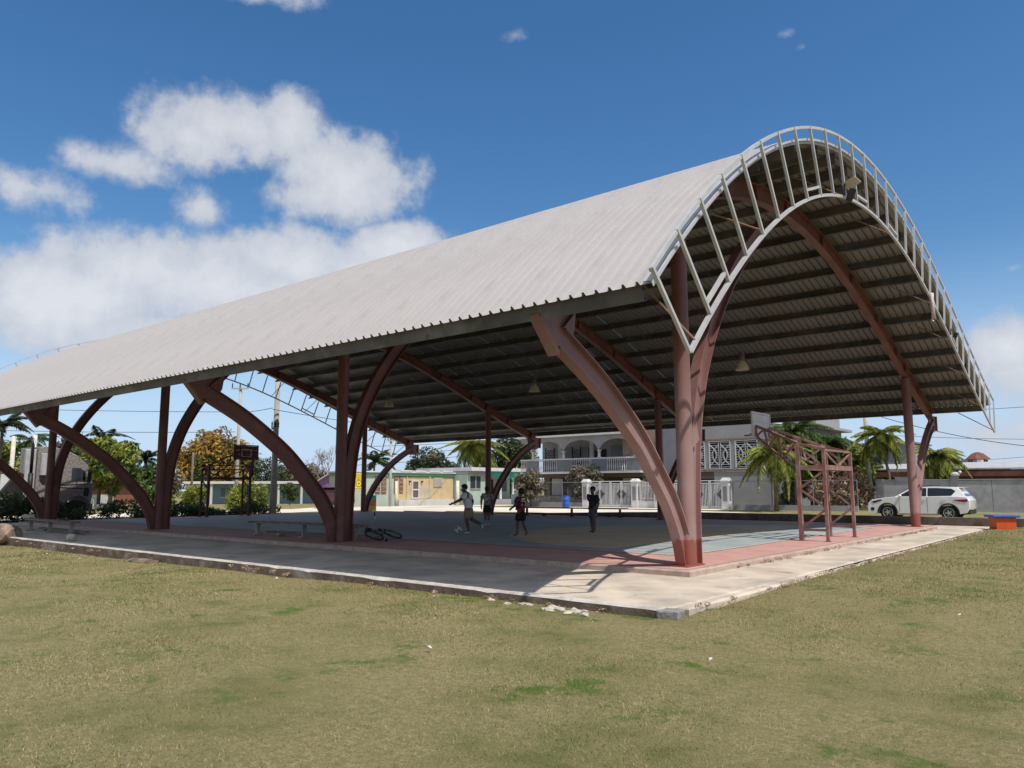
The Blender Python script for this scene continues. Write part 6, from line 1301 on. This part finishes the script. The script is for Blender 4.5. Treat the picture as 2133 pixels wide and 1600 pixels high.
obj('side_stripe', MB().box((XN+0.006, 2.9, 1.55), (0.012, 1.9, 0.05), 0, 0.05).box((XN+0.006, 2.9, 1.40), (0.012, 1.9, 0.05), 0, -0.05), M_carblk, t)
obj('side_lamp', MB().prism([(3.66, 0.98), (3.86, 0.98), (3.90, 1.2), (3.86, 1.42), (3.68, 1.42), (3.62, 1.2)], lambda u, w, d: (d, u, w), XN-0.01, XN+0.014), M_carblk, t)
obj('mirror', MB().beam((XN, 3.62, 2.2), (XN+0.28, 3.74, 2.3), 0.03, 0.03).beam((XN, 3.62, 1.75), (XN+0.28, 3.74, 1.7), 0.03, 0.03).box((XN+0.3, 3.75, 2.0), (0.08, 0.16, 0.62)), M_carblk, t)
obj('sun_visor', MB().box((-36.2, 3.86, 2.72), (2.2, 0.3, 0.05), 0, -0.4), M_carblk, t)
bevel(obj('rear_fairing', MB().bx(XN-0.25, XN-0.02, 0.95, 1.40, 0.8, 3.25), M_lorw, t), 0.04); bevel(obj('air_cleaner', MB().tube([(XN+0.10, 1.75, 2.0), (XN+0.10, 1.75, 3.05)], 0.2, 16), M_lorw, t), 0.02)
obj('exhaust_stack', MB().tube([(XN+0.08, 1.18, 0.8), (XN+0.08, 1.18, 2.1)], 0.11, 12).tube([(XN+0.08, 1.18, 2.1), (XN+0.08, 1.18, 3.45), (XN+0.02, 1.10, 3.78)], 0.07, 12), M_carblk, t, True)
obj('antenna', MB().tube([(XN+0.1, 3.3, 2.9), (XN+0.12, 3.35, 4.2)], 0.012, 5), M_carblk, t)
obj('chassis_rail', MB().bx(-36.7, -36.45, -4.5, 1.4, 0.55, 0.85).bx(-35.9, -35.65, -4.5, 1.4, 0.55, 0.85), M_chas, t); obj('fuel_tank', MB().tube([(XN-0.35, 0.1, 0.42), (XN-0.35, 1.3, 0.42)], 0.33, 16), M_chas, t, True)
obj('mudguard', MB().sweep([(0, -0.35), (0.03, -0.35), (0.03, 0.35), (0, 0.35)], [((XN-0.4, -0.5+0.72*math.cos(a), 0.35+0.72*math.sin(a)), (0, math.cos(a), math.sin(a)), (1, 0, 0)) for a in np.linspace(0.05, PI-0.05, 14)]), M_chas, t)
obj('deflector', MB().prism([(0.95, 0.9), (0.95, 2.05), (0.75, 2.15), (0.35, 1.6), (-0.1, 0.95)], lambda u, w, d: (d, u, w), XN-0.5, XN-0.1), M_chas, t)
def truck_wheel(y, x):
    wh = obj('wheel', MB().lathe([(0.26, -0.14), (0.46, -0.14), (0.50, -0.10), (0.50, 0.10), (0.46, 0.14), (0.26, 0.14)], (x, y, 0.30), 26, 'x'), M_tyre, t, True)
    obj('rim', MB().lathe([(0.27, 0.05), (0.27, 0.12), (0.12, 0.06), (0.12, 0.16), (0.02, 0.17)], (x, y, 0.30), 18, 'x'), M_chas, wh, True)
for y in (3.38, -0.5, -1.9):
    for x in (XN-0.18, XF+0.18): truck_wheel(y, x)
bevel(obj('bumper', MB().bx(XF+0.05, XN-0.05, 3.96, 4.14, 0.28, 0.62), M_lor, t), 0.04); obj('step', MB().bx(XN-0.25, XN-0.02, 2.2, 2.75, 0.22, 0.30).bx(XN-0.25, XN-0.02, 2.2, 2.75, 0.45, 0.5), M_chas, t)
